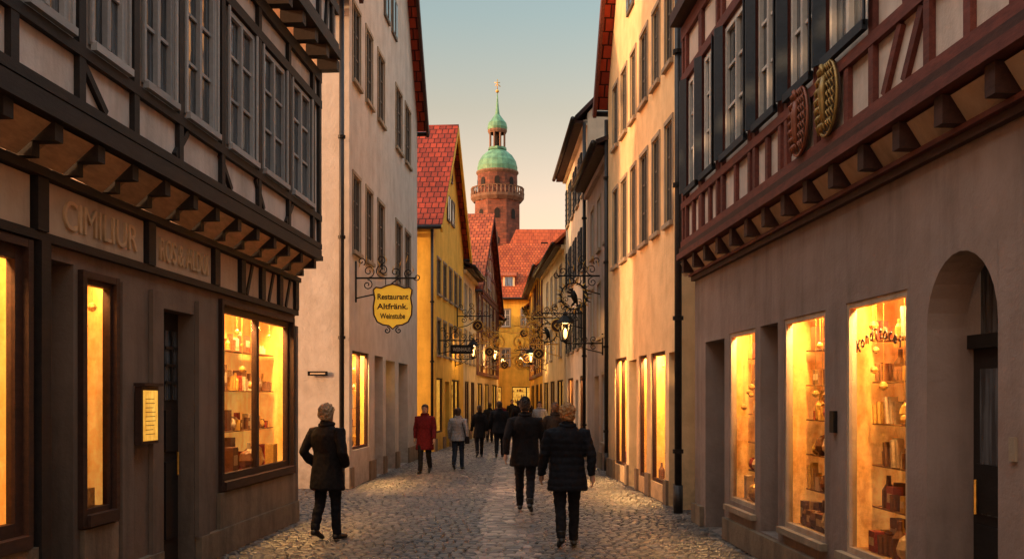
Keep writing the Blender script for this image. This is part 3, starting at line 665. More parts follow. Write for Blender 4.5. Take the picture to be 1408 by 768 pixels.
o=dz(A,B,[(24.2,24.9,3.4,4.8,'win'),(25.7,26.4,3.4,4.8,'win'),(27.3,28,3.4,4.8,'win'),(24.2,24.9,5.7,7.0,'win'),(25.7,26.4,5.7,7.0,'win'),(27.3,28,5.7,7.0,'win'),(26.2,27.2,0,2.4,'door'),(24.2,25.4,.7,2.4,'win')])
T=house('townhouse_mauve_grey',A,B,-1,8,7.9,1.6,'along','r3','roof_dark',o); T.done()
A,B=(2.2,29.0),(2.0,37)
cols=[(29.8,30.6),(31.7,32.5),(33.6,34.4),(35.4,36.2)]
o=dz(A,B,[(a,b,z,z+1.35,'win') for a,b in cols for z in (3.4,5.7,8.0)]+[(29.6,31.4,.5,2.5,'shop'),(32,33,0,2.4,'door'),(33.8,36.2,.5,2.5,'shop')])
T=house('townhouse_white',A,B,-1,8,10.1,4.2,'along','r4','roof_dark',o,shutters='shutter'); T.done()
A,B=(1.95,37.1),(1.45,47)
cols=[(38,38.8),(40,40.8),(42,42.8),(44,44.8)]
o=dz(A,B,[(a,b,z,z+1.25,'lit' if (z<4 and a==40) else 'win') for a,b in cols for z in (3.4,5.6)]+[(37.6,40,.5,2.5,'shop'),(41,43,.5,2.5,'shop'),(44,46.5,.5,2.5,'shop')])
T=house('townhouse_cream',A,B,-1,9,7.7,4.2,'along','l4','roof_orange',o); T.done()
A,B=(1.45,47.1),(1.1,62)
cols=[(48.2+2*i,49.1+2*i) for i in range(7)]
o=dz(A,B,[(a,b,z,z+1.2,'lit' if (i%3==0 and z<4) else 'win') for i,(a,b) in enumerate(cols) for z in (3.4,5.5)]+[(47.8,50,.5,2.5,'shop'),(51,54,.5,2.5,'shop'),(56,60,.5,2.5,'shop')])
T=house('half_timbered_yellow_house',A,B,-1,10,8.2,4.4,'along','yel','roof_orange',o,timber='r1_wood'); T.done()
A,B=(1.1,62.1),(1.7,74)
T=house('townhouse_ochre',A,B,-1,8,7.5,3,'along','yel','roof_red',[]); T.done()
A,B=(-7,76),(8,76)
o=[(4.6+1.55*i,5.3+1.55*i,z,z+1.3,'lit' if (i==3 and z<5) else 'win') for i in range(5) for z in (4.2,7.2)]+[(4.4,6.2,.5,2.6,'shop'),(7.0,9.2,.5,2.6,'shop')]
T=house('townhouse_end_of_street',A,B,1,9,9.5,4.6,'along','yel','roof_orange',o,frame='win_white')
F=T.F
for i in range(4):
    uu=4.3+2.0*i; F.box(T.P('dormers',M['l4']),uu,uu+.9,-1.6,-.6,10.2,11.2); F.box(T.P('dormer_panes',M['pane_blue']),uu+.15,uu+.75,-.598,-.59,10.35,11.05)
    slab(T.P('roof',M['roof_dark']),[F.pt(uu-.15,-.45,11.15),F.pt(uu+1.05,-.45,11.15),F.pt(uu+1.05,-2.4,11.75),F.pt(uu-.15,-2.4,11.75)],.08,[(0,0),(1,0),(1,2),(0,2)])
T.done()
# ------------------------------------------------------------------ church
def church():
    T=Thing('church',(3,135,0)); F=Fac((-2.6,137),(26,137),1); wl=T.P('walls',M['brick'])
    L=F.L; Dp=16; E=17.5; A=26.2
    for q in ([F.pt(0,0,0),F.pt(L,0,0),F.pt(L,0,E),F.pt(0,0,E)],[F.pt(0,-Dp,0),F.pt(L,-Dp,0),F.pt(L,-Dp,E),F.pt(0,-Dp,E)],[F.pt(0,0,0),F.pt(0,-Dp,0),F.pt(0,-Dp,E),F.pt(0,0,E)],[F.pt(L,0,0),F.pt(L,-Dp,0),F.pt(L,-Dp,E),F.pt(L,0,E)]):
        wl.poly(q,[(0,0),(20,0),(20,17),(0,17)])
    rf=T.P('roof',M['roof_church'])
    rf.poly([F.pt(-.4,.4,E-.3),F.pt(L,.4,E-.3),F.pt(L,-Dp/2,A),F.pt(3.2,-Dp/2,A)],[(0,0),(L,0),(L,12),(3.5,12)])
    rf.poly([F.pt(-.4,-Dp-.4,E-.3),F.pt(L,-Dp-.4,E-.3),F.pt(L,-Dp/2,A),F.pt(3.2,-Dp/2,A)],[(0,0),(L,0),(L,12),(3.5,12)])
    rf.poly([F.pt(-.4,.4,E-.3),F.pt(-.4,-Dp-.4,E-.3),F.pt(3.2,-Dp/2,A)],[(0,0),(16,0),(8,9)])
    for (x,h) in ((5.5,20.5),(9,20.5),(7.2,23)):
        v=-(h-E)/(A-E)*Dp/2; F.box(T.P('roof_dormers',M['roof_dark']),x-.5,x+.5,v-.3,v+1.1,h-.4,h+.7)
    T.done()
    W=Thing('church_tower',(-2.2,150,0)); c=(-2.2,150,0)
    br=W.P('brick_shaft',M['brick']); cu=W.P('copper_dome',M['copper'],True); st=W.P('stone_gallery',M['tower_stone']); dk=W.P('openings',M['void'])
    lathe(br,c,[(3.65,0),(3.6,31.0)],8,math.pi/8,True); lathe(st,c,[(3.6,31.0),(4.0,31.5),(4.05,31.9),(3.3,31.92)],16,math.pi/8)
    lathe(st,c,[(4.0,32.95),(4.05,33.1),(3.85,33.1),(3.85,32.95),(4.0,32.95)],16,math.pi/8)
    for k in range(40):
        a=2*math.pi*k/40; lathe(st,(c[0]+3.9*math.cos(a),c[1]+3.9*math.sin(a),31.9),[(.12,0),(.17,.35),(.1,.75),(.15,1.06)],5)
    lathe(br,c,[(3.0,31.9),(3.0,35.2)],16,0,True); lathe(st,c,[(3.0,35.1),(3.2,35.4),(3.2,35.6),(2.9,35.62)],24)
    lathe(cu,c,[(3.0,35.6),(3.02,36.3),(2.8,37.2),(2.3,38.0),(1.6,38.6),(1.25,38.85),(1.4,38.95)],24)
    lathe(cu,c,[(1.4,38.9),(1.35,39.3),(1.2,39.3)],8)
    for k in range(8):
        a=2*math.pi*k/8+math.pi/8; tube(st,[(c[0]+1.15*math.cos(a),c[1]+1.15*math.sin(a),39.2),(c[0]+1.15*math.cos(a),c[1]+1.15*math.sin(a),41.8)],.17,6)
    lathe(st,c,[(1.3,41.4),(1.45,41.7),(1.45,41.95),(1.1,42.0)],16); lathe(dk,c,[(.35,39.3),(.35,41.4)],8)
    lathe(cu,c,[(1.45,41.95),(1.5,42.3),(1.35,43.0),(.8,43.7),(.35,44.3),(.22,45.2),(.12,46.5),(.05,47.6)],16)
    gp=W.P('gilded_finial',M['gold'],True); lathe(gp,(c[0],c[1],47.5),[(.01,0),(.22,.15),(.28,.3),(.2,.48),(.01,.6)],10)
    tube(gp,[(c[0],c[1],48),(c[0],c[1],49.6)],.06,5); tube(gp,[(c[0]-.4,c[1],49.1),(c[0]+.4,c[1],49.1)],.06,5); tube(gp,[(c[0]-.3,c[1],48.6),(c[0],c[1],48.9),(c[0]+.45,c[1],48.5)],.07,5)
    for z in (24,28.2,33.0):
        for k in range(8):
            a=2*math.pi*k/8; r=3.36 if z<30 else 3.0; nx,ny=math.cos(a),math.sin(a); tx,ty=-ny,nx; h=1.5; w=.38
            pts=[(-w,0),(w,0),(w,h*.7),(w*.7,h*.92),(0,h),(-w*.7,h*.92),(-w,h*.7)]
            dk.poly([(c[0]+nx*(r+.03)+tx*x,c[1]+ny*(r+.03)+ty*x,z+zz) for x,zz in pts])
    W.done()
church()
# ------------------------------------------------------------------ drain pipes
def pipe(x,y,z1,z0=.1,r=.05):
    T=Thing('drain_pipe',(x,y,0)); p=T.P('pipe',M['lead'],True); tube(p,[(x,y,z1),(x,y,z0+.4)],r,10); tube(p,[(x,y,z0+.42),(x,y,z0)],r*1.3,10)
    for z in range(1,int(z1),2): lathe(T.P('clamps',M['iron']),(x,y,z),[(r*1.05,0),(r*1.5,0),(r*1.5,.06),(r*1.05,.06)],10)
    T.done()
pipe(-3.4,19.88,9.8); pipe(2.50,14.98,9.2,r=.055); pipe(-2.68,33.4,7.6); pipe(2.24,23.62,8.4); pipe(2.1,28.95,9.8)
# ------------------------------------------------------------------ wrought iron signs
def spiral(cx,cz,r,turns,a0,sg=1,n=26):
    return [(cx+r*(1-.85*i/n)*math.cos(a0+sg*turns*2*math.pi*i/n),cz+r*(1-.85*i/n)*math.sin(a0+sg*turns*2*math.pi*i/n)) for i in range(n+1)]
def hsign(name,wx,y,z,sg,ln,kind,mat='iron',face='gold',s=1.0,txt=None):
    T=Thing(name,(wx,y,z)); ip=T.P('scroll_bracket',M[mat],True); r=.014*s
    P=lambda a,b:(wx+sg*a,y,z+b)
    tube(ip,[P(0,0),P(ln,0)],r*1.3,6); tube(ip,[P(.01,-.5*s),P(.01,.35*s)],r*1.5,6)
    tube(ip,[P(0,-.42*s),P(ln*.3,-.34*s),P(ln*.55,-.16*s),P(ln*.72,0)],r,6)
    for (cx,cz,rad,tn,a0,d) in ((ln*.22,.14,.13,1.4,-math.pi/2,1),(ln*.45,.16,.15,1.5,-math.pi/2,-1),(ln*.66,.12,.11,1.4,-math.pi/2,1),(ln*.88,.1,.1,1.3,-math.pi/2,-1),(ln*.2,-.14,.11,1.4,math.pi/2,-1),(ln*1.02,.02,.08,1.2,math.pi,1),(ln*.42,.38,.1,1.3,-math.pi/2,1),(ln*.1,.34,.09,1.2,-1,1)):
        tube(ip,[P(a,b) for a,b in spiral(cx,cz*s,rad*s,tn,a0,d)],r*.8,5)
    gp=T.P('leaf_ornaments',M['gold' if kind!='plain' else mat],True)
    for k in range(9):
        a=ln*(k+.5)/9; b=(.28+.12*math.sin(k*2.1))*s
        tube(gp,[P(a,b-.08*s),P(a+.02,b),P(a+.05*math.cos(k),b+.09*s)],[.004,.022*s,.003],6,flat=.5)
    cx=ln*.62
    if kind in('shield','disc','box','wreath'):
        for a in (cx-.15*s,cx+.15*s): tube(ip,[P(a,0),P(a,-.14*s)],r*.6,5)
    if kind=='shield':
        w,h=.40*s,.44*s; out=[(-1,.78),(-.86,.9),(-.6,.86),(-.3,.98),(0,1.05),(.3,.98),(.6,.86),(.86,.9),(1,.78),(.93,.4),(1,0),(.97,-.4),(.8,-.72),(.5,-.86),(.2,-.9),(0,-1.05),(-.2,-.9),(-.5,-.86),(-.8,-.72),(-.97,-.4),(-1,0),(-.93,.4)]
        cz=-.14*s-h*1.02
        pt=[(cx+a*w,cz+b*h) for a,b in out]
        fp=T.P('sign_face',face if not isinstance(face,str) else M[face])
        f=[(wx+sg*a,y-.025,z+b) for a,b in pt]; bk=[(wx+sg*a,y+.025,z+b) for a,b in pt]; fp.poly(f); fp.poly(bk)
        for i in range(len(pt)): j=(i+1)%len(pt); T.P('sign_edge',M['iron']).poly([f[i],f[j],bk[j],bk[i]])
        tube(T.P('sign_rim',M['r1_dark'],True),[(p[0],p[1]-.01,p[2]) for p in f+[f[0]]],.016,6)
        FF=Fac((wx+sg*cx-1,y-.03),(wx+sg*cx+1,y-.03),1)
        for i,t in enumerate(txt or []): add_text(T,t,.16*s,FF,1,0,z+cz+.15*s-.2*s*i,M['r1_dark'],.004,w*(1.6 if i<2 else 1.3),off=.004)
        for k in (-1,1): tube(T.P('sign_edge',M['iron']),[P(a,b) for a,b in spiral(cx+k*.12,cz-h*1.12,.07,1.2,math.pi/2,k)],.012,5)
    elif kind=='box':
        bp=T.P('sign_box',M['void']); a,b=cx-.36*s,cx+.36*s; x0,x1=sorted((wx+sg*a,wx+sg*b))
        bp.hexa([(x0,y-.06,z-.42*s),(x1,y-.06,z-.42*s),(x1,y+.06,z-.42*s),(x0,y+.06,z-.42*s),(x0,y-.06,z-.14*s),(x1,y-.06,z-.14*s),(x1,y+.06,z-.14*s),(x0,y+.06,z-.14*s)])
        FF=Fac(((x0+x1)/2-1,y-.063),((x0+x1)/2+1,y-.063),1); add_text(T,txt[0] if txt else 'WEINE',.17*s,FF,1,0,z-.34*s,M['g_white'],.003,.55*s)
    elif kind=='disc':
        cz=-.14*s-.2*s; n=20; fp=T.P('sign_disc',M['r1_dark']); 
        for yy in (-.02,.02): fp.poly([(wx+sg*(cx+.17*s*math.cos(2*math.pi*k/n)),y+yy,z+cz+.17*s*math.sin(2*math.pi*k/n)) for k in range(n)])
        tube(gp,[(wx+sg*(cx+.18*s*math.cos(2*math.pi*k/n)),y,z+cz+.18*s*math.sin(2*math.pi*k/n)) for k in range(n+1)],.02*s,6)
        tube(gp,[(wx+sg*(cx+a),y-.03,z+cz+b) for a,b in ((-.09*s,0),(0,.09*s),(.09*s,0),(0,-.1*s),(-.09*s,0))],.02*s,6)
    elif kind=='wreath':
        cz=-.16*s-.3*s; n=26
        tube(ip,[(wx+sg*(cx+.3*s*math.cos(2*math.pi*k/n)),y,z+cz+.3*s*math.sin(2*math.pi*k/n)) for k in range(n+1)],.018*s,6)
        for k in range(n):
            a=2*math.pi*k/n; a2=a+.35; tube(ip if k%2 else gp,[P(cx+.24*s*math.cos(a),cz+.24*s*math.sin(a)),P(cx+.33*s*math.cos(a2),cz+.33*s*math.sin(a2)),P(cx+.42*s*math.cos(a2),cz+.42*s*math.sin(a2))],[.006,.020*s,.003],5)
        tube(ip,[P(cx-.05*s,cz-.15*s),P(cx,cz),P(cx+.03*s,cz+.12*s)],[.05*s,.075*s,.045*s],8); tube(ip,[P(cx+.02*s,cz+.14*s),P(cx+.11*s,cz+.15*s)],[.05*s,.02*s],8)
        for q in ((.03,.06,.15,.1),(.03,.0,.15,.0),(-.05,-.1,.06,-.22),(-.06,-.1,-.08,-.24)): tube(ip,[P(cx+q[0]*s,cz+q[1]*s),P(cx+q[2]*s,cz+q[3]*s)],[.035*s,.018*s],6)
    T.done()
face=simple('sign_yellow_enamel_glow',(.80,.46,.045),.4,scale=8,var=.15,emi=((1,.48,.03),.35))  # enamel face given a faint glow of its own, no lamp inside
hsign('hanging_tavern_sign',-3.24,20.6,4.3,1,1.25,'shield','iron',face,1.0,['Restaurant','Altfränk.','Weinstube'])
hsign('hanging_shop_sign',-2.55,34.6,3.8,1,1.3,'box','iron','gold',1.1,txt=['WEINHAUS'])
hsign('wrought_iron_sign',2.33,26.0,5.0,-1,1.15,'wreath','iron','gold',1.15)
hsign('wrought_iron_sign',2.2,30.5,4.4,-1,1.3,'disc','iron','gold',1.1)
for (wx,y,z,sg,k,mt) in ((2.05,35,4.6,-1,'wreath','iron'),(1.85,39,3.9,-1,'disc','gold'),(1.7,42,5.2,-1,'wreath','gold'),(1.5,46,4.0,-1,'disc','iron'),(1.4,50,5.4,-1,'disc','gold'),(1.3,54,4.2,-1,'wreath','gold'),(1.25,59,5.6,-1,'wreath','gold'),
                      (-2.15,39,5.0,1,'disc','iron'),(-1.8,44,4.2,1,'disc','gold'),(-1.5,48.5,5.0,1,'wreath','gold'),(-1.2,53,3.9,1,'disc','gold'),(1.1,63,4.6,-1,'wreath','gold')):
    hsign('wrought_iron_sign',wx,y,z,sg,1.3,k,mt,'gold',1.1)
# ------------------------------------------------------------------ wall lantern
def lantern(wx,y,z,sg,ln=1.0,watt=0):
    T=Thing('wall_lantern',(wx,y,z)); ip=T.P('bracket',M['iron'],True); P=lambda a,b:(wx+sg*a,y,z+b)
    tube(ip,[P(0,0),P(ln,0)],.018,6); tube(ip,[P(.01,-.3),P(.01,.25)],.022,6); tube(ip,[P(0,-.25),P(ln*.4,-.16),P(ln*.75,0)],.014,6)
    for q in ((ln*.25,.1,.09,1.3,-math.pi/2,1),(ln*.5,.1,.09,1.3,-math.pi/2,-1),(ln*.25,-.09,.08,1.3,math.pi/2,-1),(ln*.72,.08,.07,1.3,-math.pi/2,1)): tube(ip,[P(a,b) for a,b in spiral(*q)],.011,5)
    c=P(ln,.0); fr=T.P('lantern_frame',M['iron'])
    lathe(fr,c,[(.02,0),(.06,.03),(.12,.05),(.12,.08)],6)
    for k in range(6):
        a=2*math.pi*k/6; tube(fr,[(c[0]+.117*math.cos(a),c[1]+.117*math.sin(a),c[2]+.07),(c[0]+.195*math.cos(a),c[1]+.195*math.sin(a),c[2]+.5)],.012,5)
    lathe(fr,c,[(.19,.49),(.23,.5),(.22,.54),(.10,.68),(.06,.70),(.07,.75),(.02,.8),(.0,.88)],6)
    lathe(T.P('mantle',M['flame'],True),(c[0],c[1],c[2]+.12),[(.01,0),(.04,.05),(.05,.13),(.04,.20),(.01,.25)],8)
    if watt:
        ld=bpy.data.lights.new('lantern_bulb','POINT'); ld.energy=watt; ld.color=(1,.55,.18); ld.shadow_soft_size=.08; lo=bpy.data.objects.new('lantern_bulb',ld); COL.objects.link(lo); lo.location=Vector((c[0],c[1],c[2]+.42)); T.adopt(lo)
    T.done()
lantern(2.3,25.2,3.2,-1,.95,45)
lantern(-2.2,38.5,3.3,1,.7,90); lantern(1.55,45,3.3,-1,.7,140); lantern(-1.45,49.5,3.6,1,.6,140); lantern(1.2,58,3.6,-1,.7,220); lantern(-1.3,66,3.8,1,.7,260)
# ------------------------------------------------------------------ people
def remeshed(part,vox,smooth=4,disp=None):
    o=part.make('tmp',M['void']); m=o.modifiers.new('r','REMESH'); m.mode='VOXEL'; m.voxel_size=vox
    s=o.modifiers.new('s','SMOOTH'); s.iterations=smooth; s.factor=.5
    dg=bpy.context.evaluated_depsgraph_get(); me=bpy.data.meshes.new_from_object(o.evaluated_get(dg))
    if disp:
        nr=[v.normal.copy() for v in me.vertices]
        for v,n in zip(me.vertices,nr): v.co=v.co+n*disp(v.co)
    vs=[v.co.copy() for v in me.vertices]; fs=[tuple(p.vertices) for p in me.polygons]
    old=o.data; bpy.data.objects.remove(o); bpy.data.meshes.remove(old); bpy.data.meshes.remove(me); return vs,fs
M['skin']=simple('skin',(.42,.24,.16),.55,scale=8,var=.12,bump=.03)
def cloth(n,c): return simple(n,c,.85,scale=25,var=.3,spec=.15,bump=.25)
M['c_black']=cloth('cloth_black',(.013,.010,.010)); M['c_navy']=cloth('cloth_dark_navy',(.011,.011,.014)); M['c_red']=cloth('cloth_dark_red',(.10,.008,.012)); M['c_grey']=cloth('cloth_light_grey',(.27,.27,.28))
M['c_trous']=cloth('trousers_dark',(.011,.010,.012)); M['c_jean']=cloth('jeans_dark_blue',(.02,.028,.045)); M['shoe']=simple('shoe_leather',(.014,.011,.009),.4)
M['h_blond']=simple('hair_ginger_blond',(.38,.18,.06),.7,scale=60,var=.5,bump=.6); M['h_grey']=simple('hair_dark_blond',(.34,.22,.12),.7,scale=60,var=.5,bump=.6); M['h_brown']=simple('hair_brown',(.05,.025,.015),.6,scale=60,var=.4,bump=.5)
def person(name,x,y,yaw,h,coat='c_black',trous='c_trous',hair='h_brown',hem=.68,stride=0.0,pocket=False,hat=None,curly=False,female=False,puffer=False,bag=None,detail=1,phase=1,scarf=None,wide=1.0):
    s=h/1.75; T=Thing(name,(x,y,0)); rot=Matrix.Rotation(math.radians(yaw),4,'Z'); MW=Matrix.Translation((x,y,0))@rot@Matrix.Scale(s,4)
    def add(nm,mat,vf):
        vs,fs=vf; p=T.P(nm,M[mat],True); p.mesh([MW@Vector(v) for v in vs],fs)
    sx=(.92 if female else 1.0)*wide
    lg=Part(); shp=Part()
    rings(lg,[(0,0,.80,.13,.10),(0,0,.88,.17,.12),(0,0,1.0,.165,.12),(0,0,1.1,.15,.11)],16)
    for side in (-1,1):
        f=stride*(phase*side)
        hx=.09*side
        if stride==0: kn=(hx*1.08,.02,.49); an=(hx*1.15,-.01+.03*side,.09); lift=0
        elif f>0: kn=(hx,.14*f+.02,.50); an=(hx,.27*f,.09); lift=0
        else: kn=(hx,-.03+.0*f,.47); an=(hx,.36*f,.16); lift=.06
        mid1=tuple((a+b)/2 for a,b in zip((hx,0,.90),kn)); mid2=tuple((a*.6+b*.4) for a,b in zip(kn,an))
        tube(lg,[(hx,0,.93),(hx,0,.86),(mid1[0],mid1[1]+.01,mid1[2]),kn,(mid2[0],mid2[1]-.015,mid2[2]),an,(an[0],an[1],an[2]-.02)],[.085,.098,.088,.07,.067,.057,.06],14)
        tl=-.05 if lift else 0
        tube(shp,[(an[0],an[1]-.07,an[2]-.035),(an[0],an[1]-.05,an[2]-.045),(an[0],an[1]+.03,an[2]-.045+tl*.3),(an[0]+.012*side,an[1]+.11,an[2]-.052+tl),(an[0]+.015*side,an[1]+.175,an[2]-.06+tl*1.6),(an[0]+.015*side,an[1]+.19,an[2]-.062+tl*1.6)],[.02,.04,.044,.036,.028,.012],12)
        tube(shp,[(an[0],an[1]-.005,an[2]-.04),(an[0],an[1]-.005,an[2]+.07)],[.042,.05],12)
    vx=.011 if detail else .02
    add('trousers',trous,remeshed(lg,vx,3,lambda c: .011*noise.noise(Vector((c.x*12,c.y*12,c.z*22)))))
    add('shoes','shoe',remeshed(shp,.008 if detail else .014,2))
    ct=Part(); fl=1.0
    rg=[(0,-.005,hem,.215*sx*fl,.155),(0,-.005,hem+.02,.225*sx*fl,.165),(0,-.005,.85,.215*sx,.155),(0,0,1.0,.19*sx,.14),(0,0,1.12,.185*sx,.132),(0,.0,1.25,.205*sx,.145),(0,-.01,1.36,.21*sx,.14),(0,-.012,1.42,.185*sx,.12),(0,-.01,1.465,.12*sx,.095),(0,-.005,1.50,.078,.08),(0,0,1.545,.078,.082)]
    rings(ct,rg,26)
    hands=Part()
    for side in (-1,1):
        sw=-stride*phase*side*.22
        S=(.185*side*sx,-.01,1.405); 
        if pocket: E=(.285*side*sx,-.09,1.14); Wp=(.225*side*sx,.07,.97)
        else: E=(.255*side*sx,-.02+sw*.5,1.13); Wp=(.27*side*sx,.05+sw,.885)
        m1=tuple((a+b)/2 for a,b in zip(S,E)); m2=tuple((a+b)/2 for a,b in zip(E,Wp))
        tube(ct,[(S[0]*.7,S[1],S[2]+.01),S,m1,E,m2,Wp],[.06,.078,.07,.062,.058,.05],14)
        if not pocket:
            d=(Vector(Wp)-Vector(E)).normalized(); w=Vector(Wp); fwd=Vector((0,1,0)); inn=Vector((-side,0,0))
            tube(hands,[w-d*.03,w+d*.02,w+d*.05,w+d*.085],[.024,.03,.034,.03],10,flat=1.0)
            for k in range(4):
                o=w+d*.08+fwd*(.027-.018*k); l=[.07,.08,.075,.058][k]
                tube(hands,[o-d*.02,o+d*l*.45,o+d*l*.75+inn*.012,o+d*l*.95+inn*.028],[.0095,.009,.0085,.007],7)
            o=w+d*.03+fwd*.028; tube(hands,[o-fwd*.01,o+fwd*.02+d*.025,o+fwd*.03+d*.055+inn*.008],[.011,.0105,.008],7)
    def cd(c):
        a=.016*noise.noise(Vector((c.x*9,c.y*9,c.z*4)))+.007*noise.noise(Vector((c.x*25,c.y*25,c.z*18)))
        if puffer and c.z>hem+.04 and c.z<1.5: a+=.007*abs(math.sin(c.z*math.pi/.085))-.003
        return a
    add('coat',coat,remeshed(ct,vx,2,cd))
    cl=Part(); tube(cl,[(.0+.088*math.cos(t),-.005+.088*math.sin(t),1.50+.012*math.sin(t*1)) for t in [2*math.pi*i/14 for i in range(15)]],.028,8)
    add('collar' if not scarf else 'scarf',scarf or coat,remeshed(cl,.012,2))
    if not pocket: add('hands','skin',remeshed(hands,.0055 if detail else .009,1))
    hd=Part()
    rings(hd,[(0,.045,1.515,.025,.03),(0,.035,1.525,.045,.05),(0,.022,1.55,.058,.07),(0,.01,1.585,.068,.086),(0,.0,1.63,.076,.096),(0,-.004,1.67,.077,.098),(0,-.008,1.705,.068,.088),(0,-.01,1.735,.045,.06),(0,-.01,1.748,.015,.02)],22)
    tube(hd,[(0,-.01,1.42),(0,0,1.50),(0,.005,1.58)],[.06,.052,.055],14)
    tube(hd,[(0,.088,1.655),(0,.108,1.625),(0,.116,1.607),(0,.095,1.598)],[.010,.012,.015,.012],8)
    for side in (-1,1): tube(hd,[(.074*side,-.008,1.655),(.083*side,-.012,1.64),(.078*side,-.005,1.61)],[.01,.016,.008],8)
    tube(hd,[(-.024,.088,1.572),(0,.096,1.573),(.024,.088,1.572)],[.006,.009,.006],6)
    add('head','skin',remeshed(hd,.0065 if detail else .011,2))
    for side in (-1,1):
        p=T.P('eyes',M['void'],True); e=Part(); lathe(e,(.03*side,.086,1.63),[(.001,-.008),(.009,-.004),(.01,0),(.009,.004),(.001,.008)],8); p.mesh([MW@Vector(v) for v in e.v],e.f)
        p=T.P('brows',M[hair]); e=Part(); tube(e,[(.015*side,.098,1.648),(.035*side,.094,1.652),(.05*side,.082,1.647)],.004,5); p.mesh([MW@Vector(v) for v in e.v],e.f)
    p=T.P('lips',M['c_red']); e=Part(); tube(e,[(-.02,.096,1.571),(0,.104,1.572),(.02,.096,1.571)],[.003,.005,.003],5); p.mesh([MW@Vector(v) for v in e.v],e.f)
    hr=Part(); k=1.12 if curly else 1.06
    low=1.53 if (female and not curly) else 1.56
    rings(hr,[(0,-.045,low,.05*k,.045*k),(0,-.04,low+.03,.07*k,.062*k),(0,-.028,1.63,.082*k,.082*k),(0,-.02,1.68,.084*k,.098*k),(0,-.012,1.715,.076*k,.098*k),(0,-.012,1.745,.055*k,.075*k),(0,-.012,1.762+.01*(curly),.02,.03)],22)
    amp=.016 if curly else .008
    if hat:
        ht=Part(); rings(ht,[(0,-.01,1.655,.083,.104),(0,-.01,1.67,.09,.11),(0,-.01,1.70,.088,.108),(0,-.012,1.74,.074,.09),(0,-.012,1.775,.045,.055),(0,-.012,1.788,.012,.015)],22); add('knit_hat',hat,remeshed(ht,.009,2,lambda c:.003*math.sin(math.atan2(c.y,c.x)*26)))
    add('hair',hair,remeshed(hr,.008 if detail else .013,1,lambda c: amp*noise.noise(c*(34 if curly else 45))*1.6+(amp*.6*abs(noise.noise(c*60)) if curly else 0)))
    if bag:
        bp=Part(); rings(bp,[(.27,-.02,.74,.05,.13),(.27,-.02,.76,.065,.15),(.27,-.02,.93,.055,.13),(.27,-.02,.95,.03,.1)],14); add('handbag',bag,remeshed(bp,.012,2))
        st=Part(); tube(st,[(.25,.05,.93),(.21,.09,1.2),(.12,.05,1.47),(.1,-.05,1.47),(.19,-.15,1.2),(.25,-.1,.93)],.012,6); add('bag_strap',bag,(st.v,st.f))
    T.done()
person('pedestrian_woman',-2.39,12.86,-28,1.74,'c_black','c_trous','h_grey',hem=.66,stride=.35,curly=True,female=True,wide=1.22,pocket=True)
person('pedestrian_man',.68,12.24,3,1.75,'c_navy','c_trous','h_blond',hem=.70,stride=.45,puffer=True,wide=1.12,curly=True)
person('pedestrian_man',.21,16.1,-4,1.82,'c_black','c_trous','h_brown',hem=.70,stride=.75,hat='c_black',phase=-1,wide=1.08)
person('pedestrian_man',.93,21.5,5,1.72,'c_black','c_trous','h_brown',hem=.8,stride=.6)
person('pedestrian_woman',-2.11,24.1,172,1.66,'c_red','c_trous','h_brown',hem=.60,stride=.5,female=True,pocket=False,scarf='c_red',wide=1.1)
person('pedestrian_woman',-1.37,25.3,-10,1.56,'c_grey','c_jean','h_brown',hem=.82,stride=.4,female=True,bag='c_black',puffer=True,wide=1.1)
person('pedestrian_woman',-1.0,30.5,8,1.58,'c_black','c_trous','h_brown',hem=.65,stride=.6,female=True,detail=0)
person('pedestrian_man',-.38,30.3,-2,1.70,'c_navy','c_trous','h_brown',hem=.75,stride=.3,detail=0,wide=1.15)
for (x,y,yw,hh,c,hm) in ((.25,38,10,1.7,'c_black',.7),(1.0,36,170,1.68,'c_grey',.8),(-.5,42,5,1.65,'c_red',.7),(.7,46,-8,1.75,'c_black',.75),(.0,50,175,1.7,'c_navy',.7),(-.9,40,0,1.6,'c_navy',.7)):
    person('pedestrian',x,y,yw,hh,c,'c_trous','h_brown',hem=hm,stride=.5,detail=0,pocket=True)
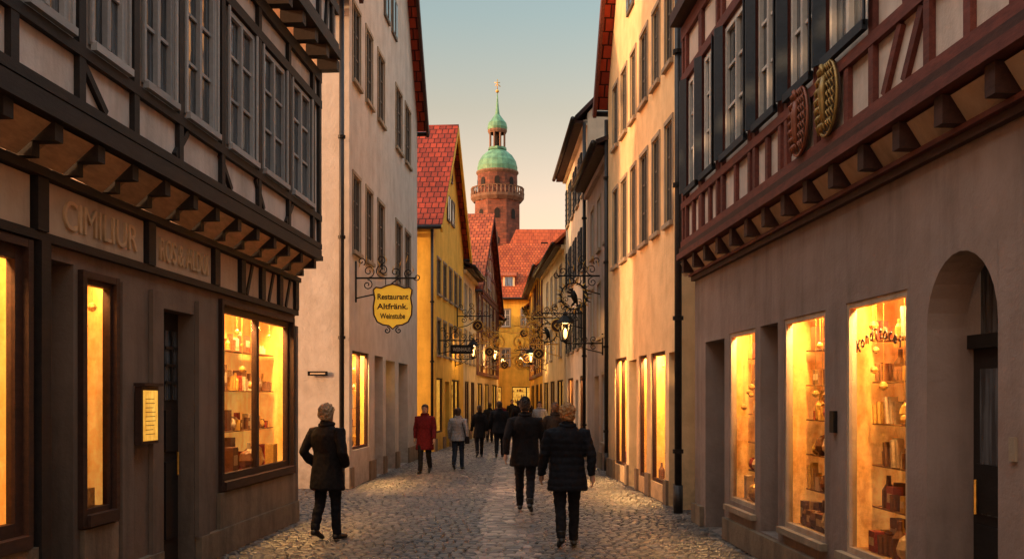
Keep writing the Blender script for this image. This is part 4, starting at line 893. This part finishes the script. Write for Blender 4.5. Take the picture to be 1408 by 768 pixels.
# ------------------------------------------------------------------ world, sun, camera
w=bpy.data.worlds.new('World'); sc.world=w; w.use_nodes=True; nt=w.node_tree; nt.nodes.clear()
sky=nt.nodes.new('ShaderNodeTexSky'); sky.sky_type='NISHITA'; sky.sun_disc=False
EL,AZ=math.radians(14),math.radians(-110)   # low evening sun, from the left and slightly behind the viewer
sky.sun_elevation=EL; sky.sun_rotation=AZ; sky.air_density=1.3; sky.dust_density=2.0; sky.ozone_density=2.0
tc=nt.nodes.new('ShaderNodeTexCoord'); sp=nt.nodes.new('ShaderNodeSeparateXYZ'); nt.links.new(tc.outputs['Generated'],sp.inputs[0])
rp=ramp(nt,sp.outputs[2],[(0,(.23,.105,.068,1)),(.106,(.225,.110,.074,1)),(.194,(.200,.108,.072,1)),(.276,(.158,.097,.062,1)),(.36,(.125,.100,.072,1)),(.41,(.125,.100,.076,1)),(.5,(.17,.13,.09,1)),(.8,(.70,.50,.34,1))])  # sky tint by height; unseen zenith brightened to lift light in the street
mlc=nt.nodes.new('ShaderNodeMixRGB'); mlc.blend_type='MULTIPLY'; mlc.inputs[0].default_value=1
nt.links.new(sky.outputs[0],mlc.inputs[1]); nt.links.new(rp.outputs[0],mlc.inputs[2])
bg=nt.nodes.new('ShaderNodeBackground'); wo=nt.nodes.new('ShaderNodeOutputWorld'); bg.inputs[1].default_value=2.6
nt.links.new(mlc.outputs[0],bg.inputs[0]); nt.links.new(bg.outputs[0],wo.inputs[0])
sd=bpy.data.lights.new('sun','SUN'); sd.energy=4.0; sd.angle=math.radians(1.5); sd.color=(1,.60,.30); so=bpy.data.objects.new('sun',sd); COL.objects.link(so)
to=Vector((math.sin(AZ)*math.cos(EL),math.cos(AZ)*math.cos(EL),math.sin(EL))); so.rotation_euler=(-to).to_track_quat('-Z','Y').to_euler()
cd=bpy.data.cameras.new('camera'); cd.sensor_width=36; cd.lens=35; cd.shift_y=.1143; cd.clip_end=2000; co=bpy.data.objects.new('camera',cd); COL.objects.link(co)
co.location=(0,0,1.85); co.rotation_euler=(math.radians(90),0,0); sc.camera=co
sc.view_settings.view_transform='Standard'; sc.view_settings.look='None'; sc.view_settings.exposure=0
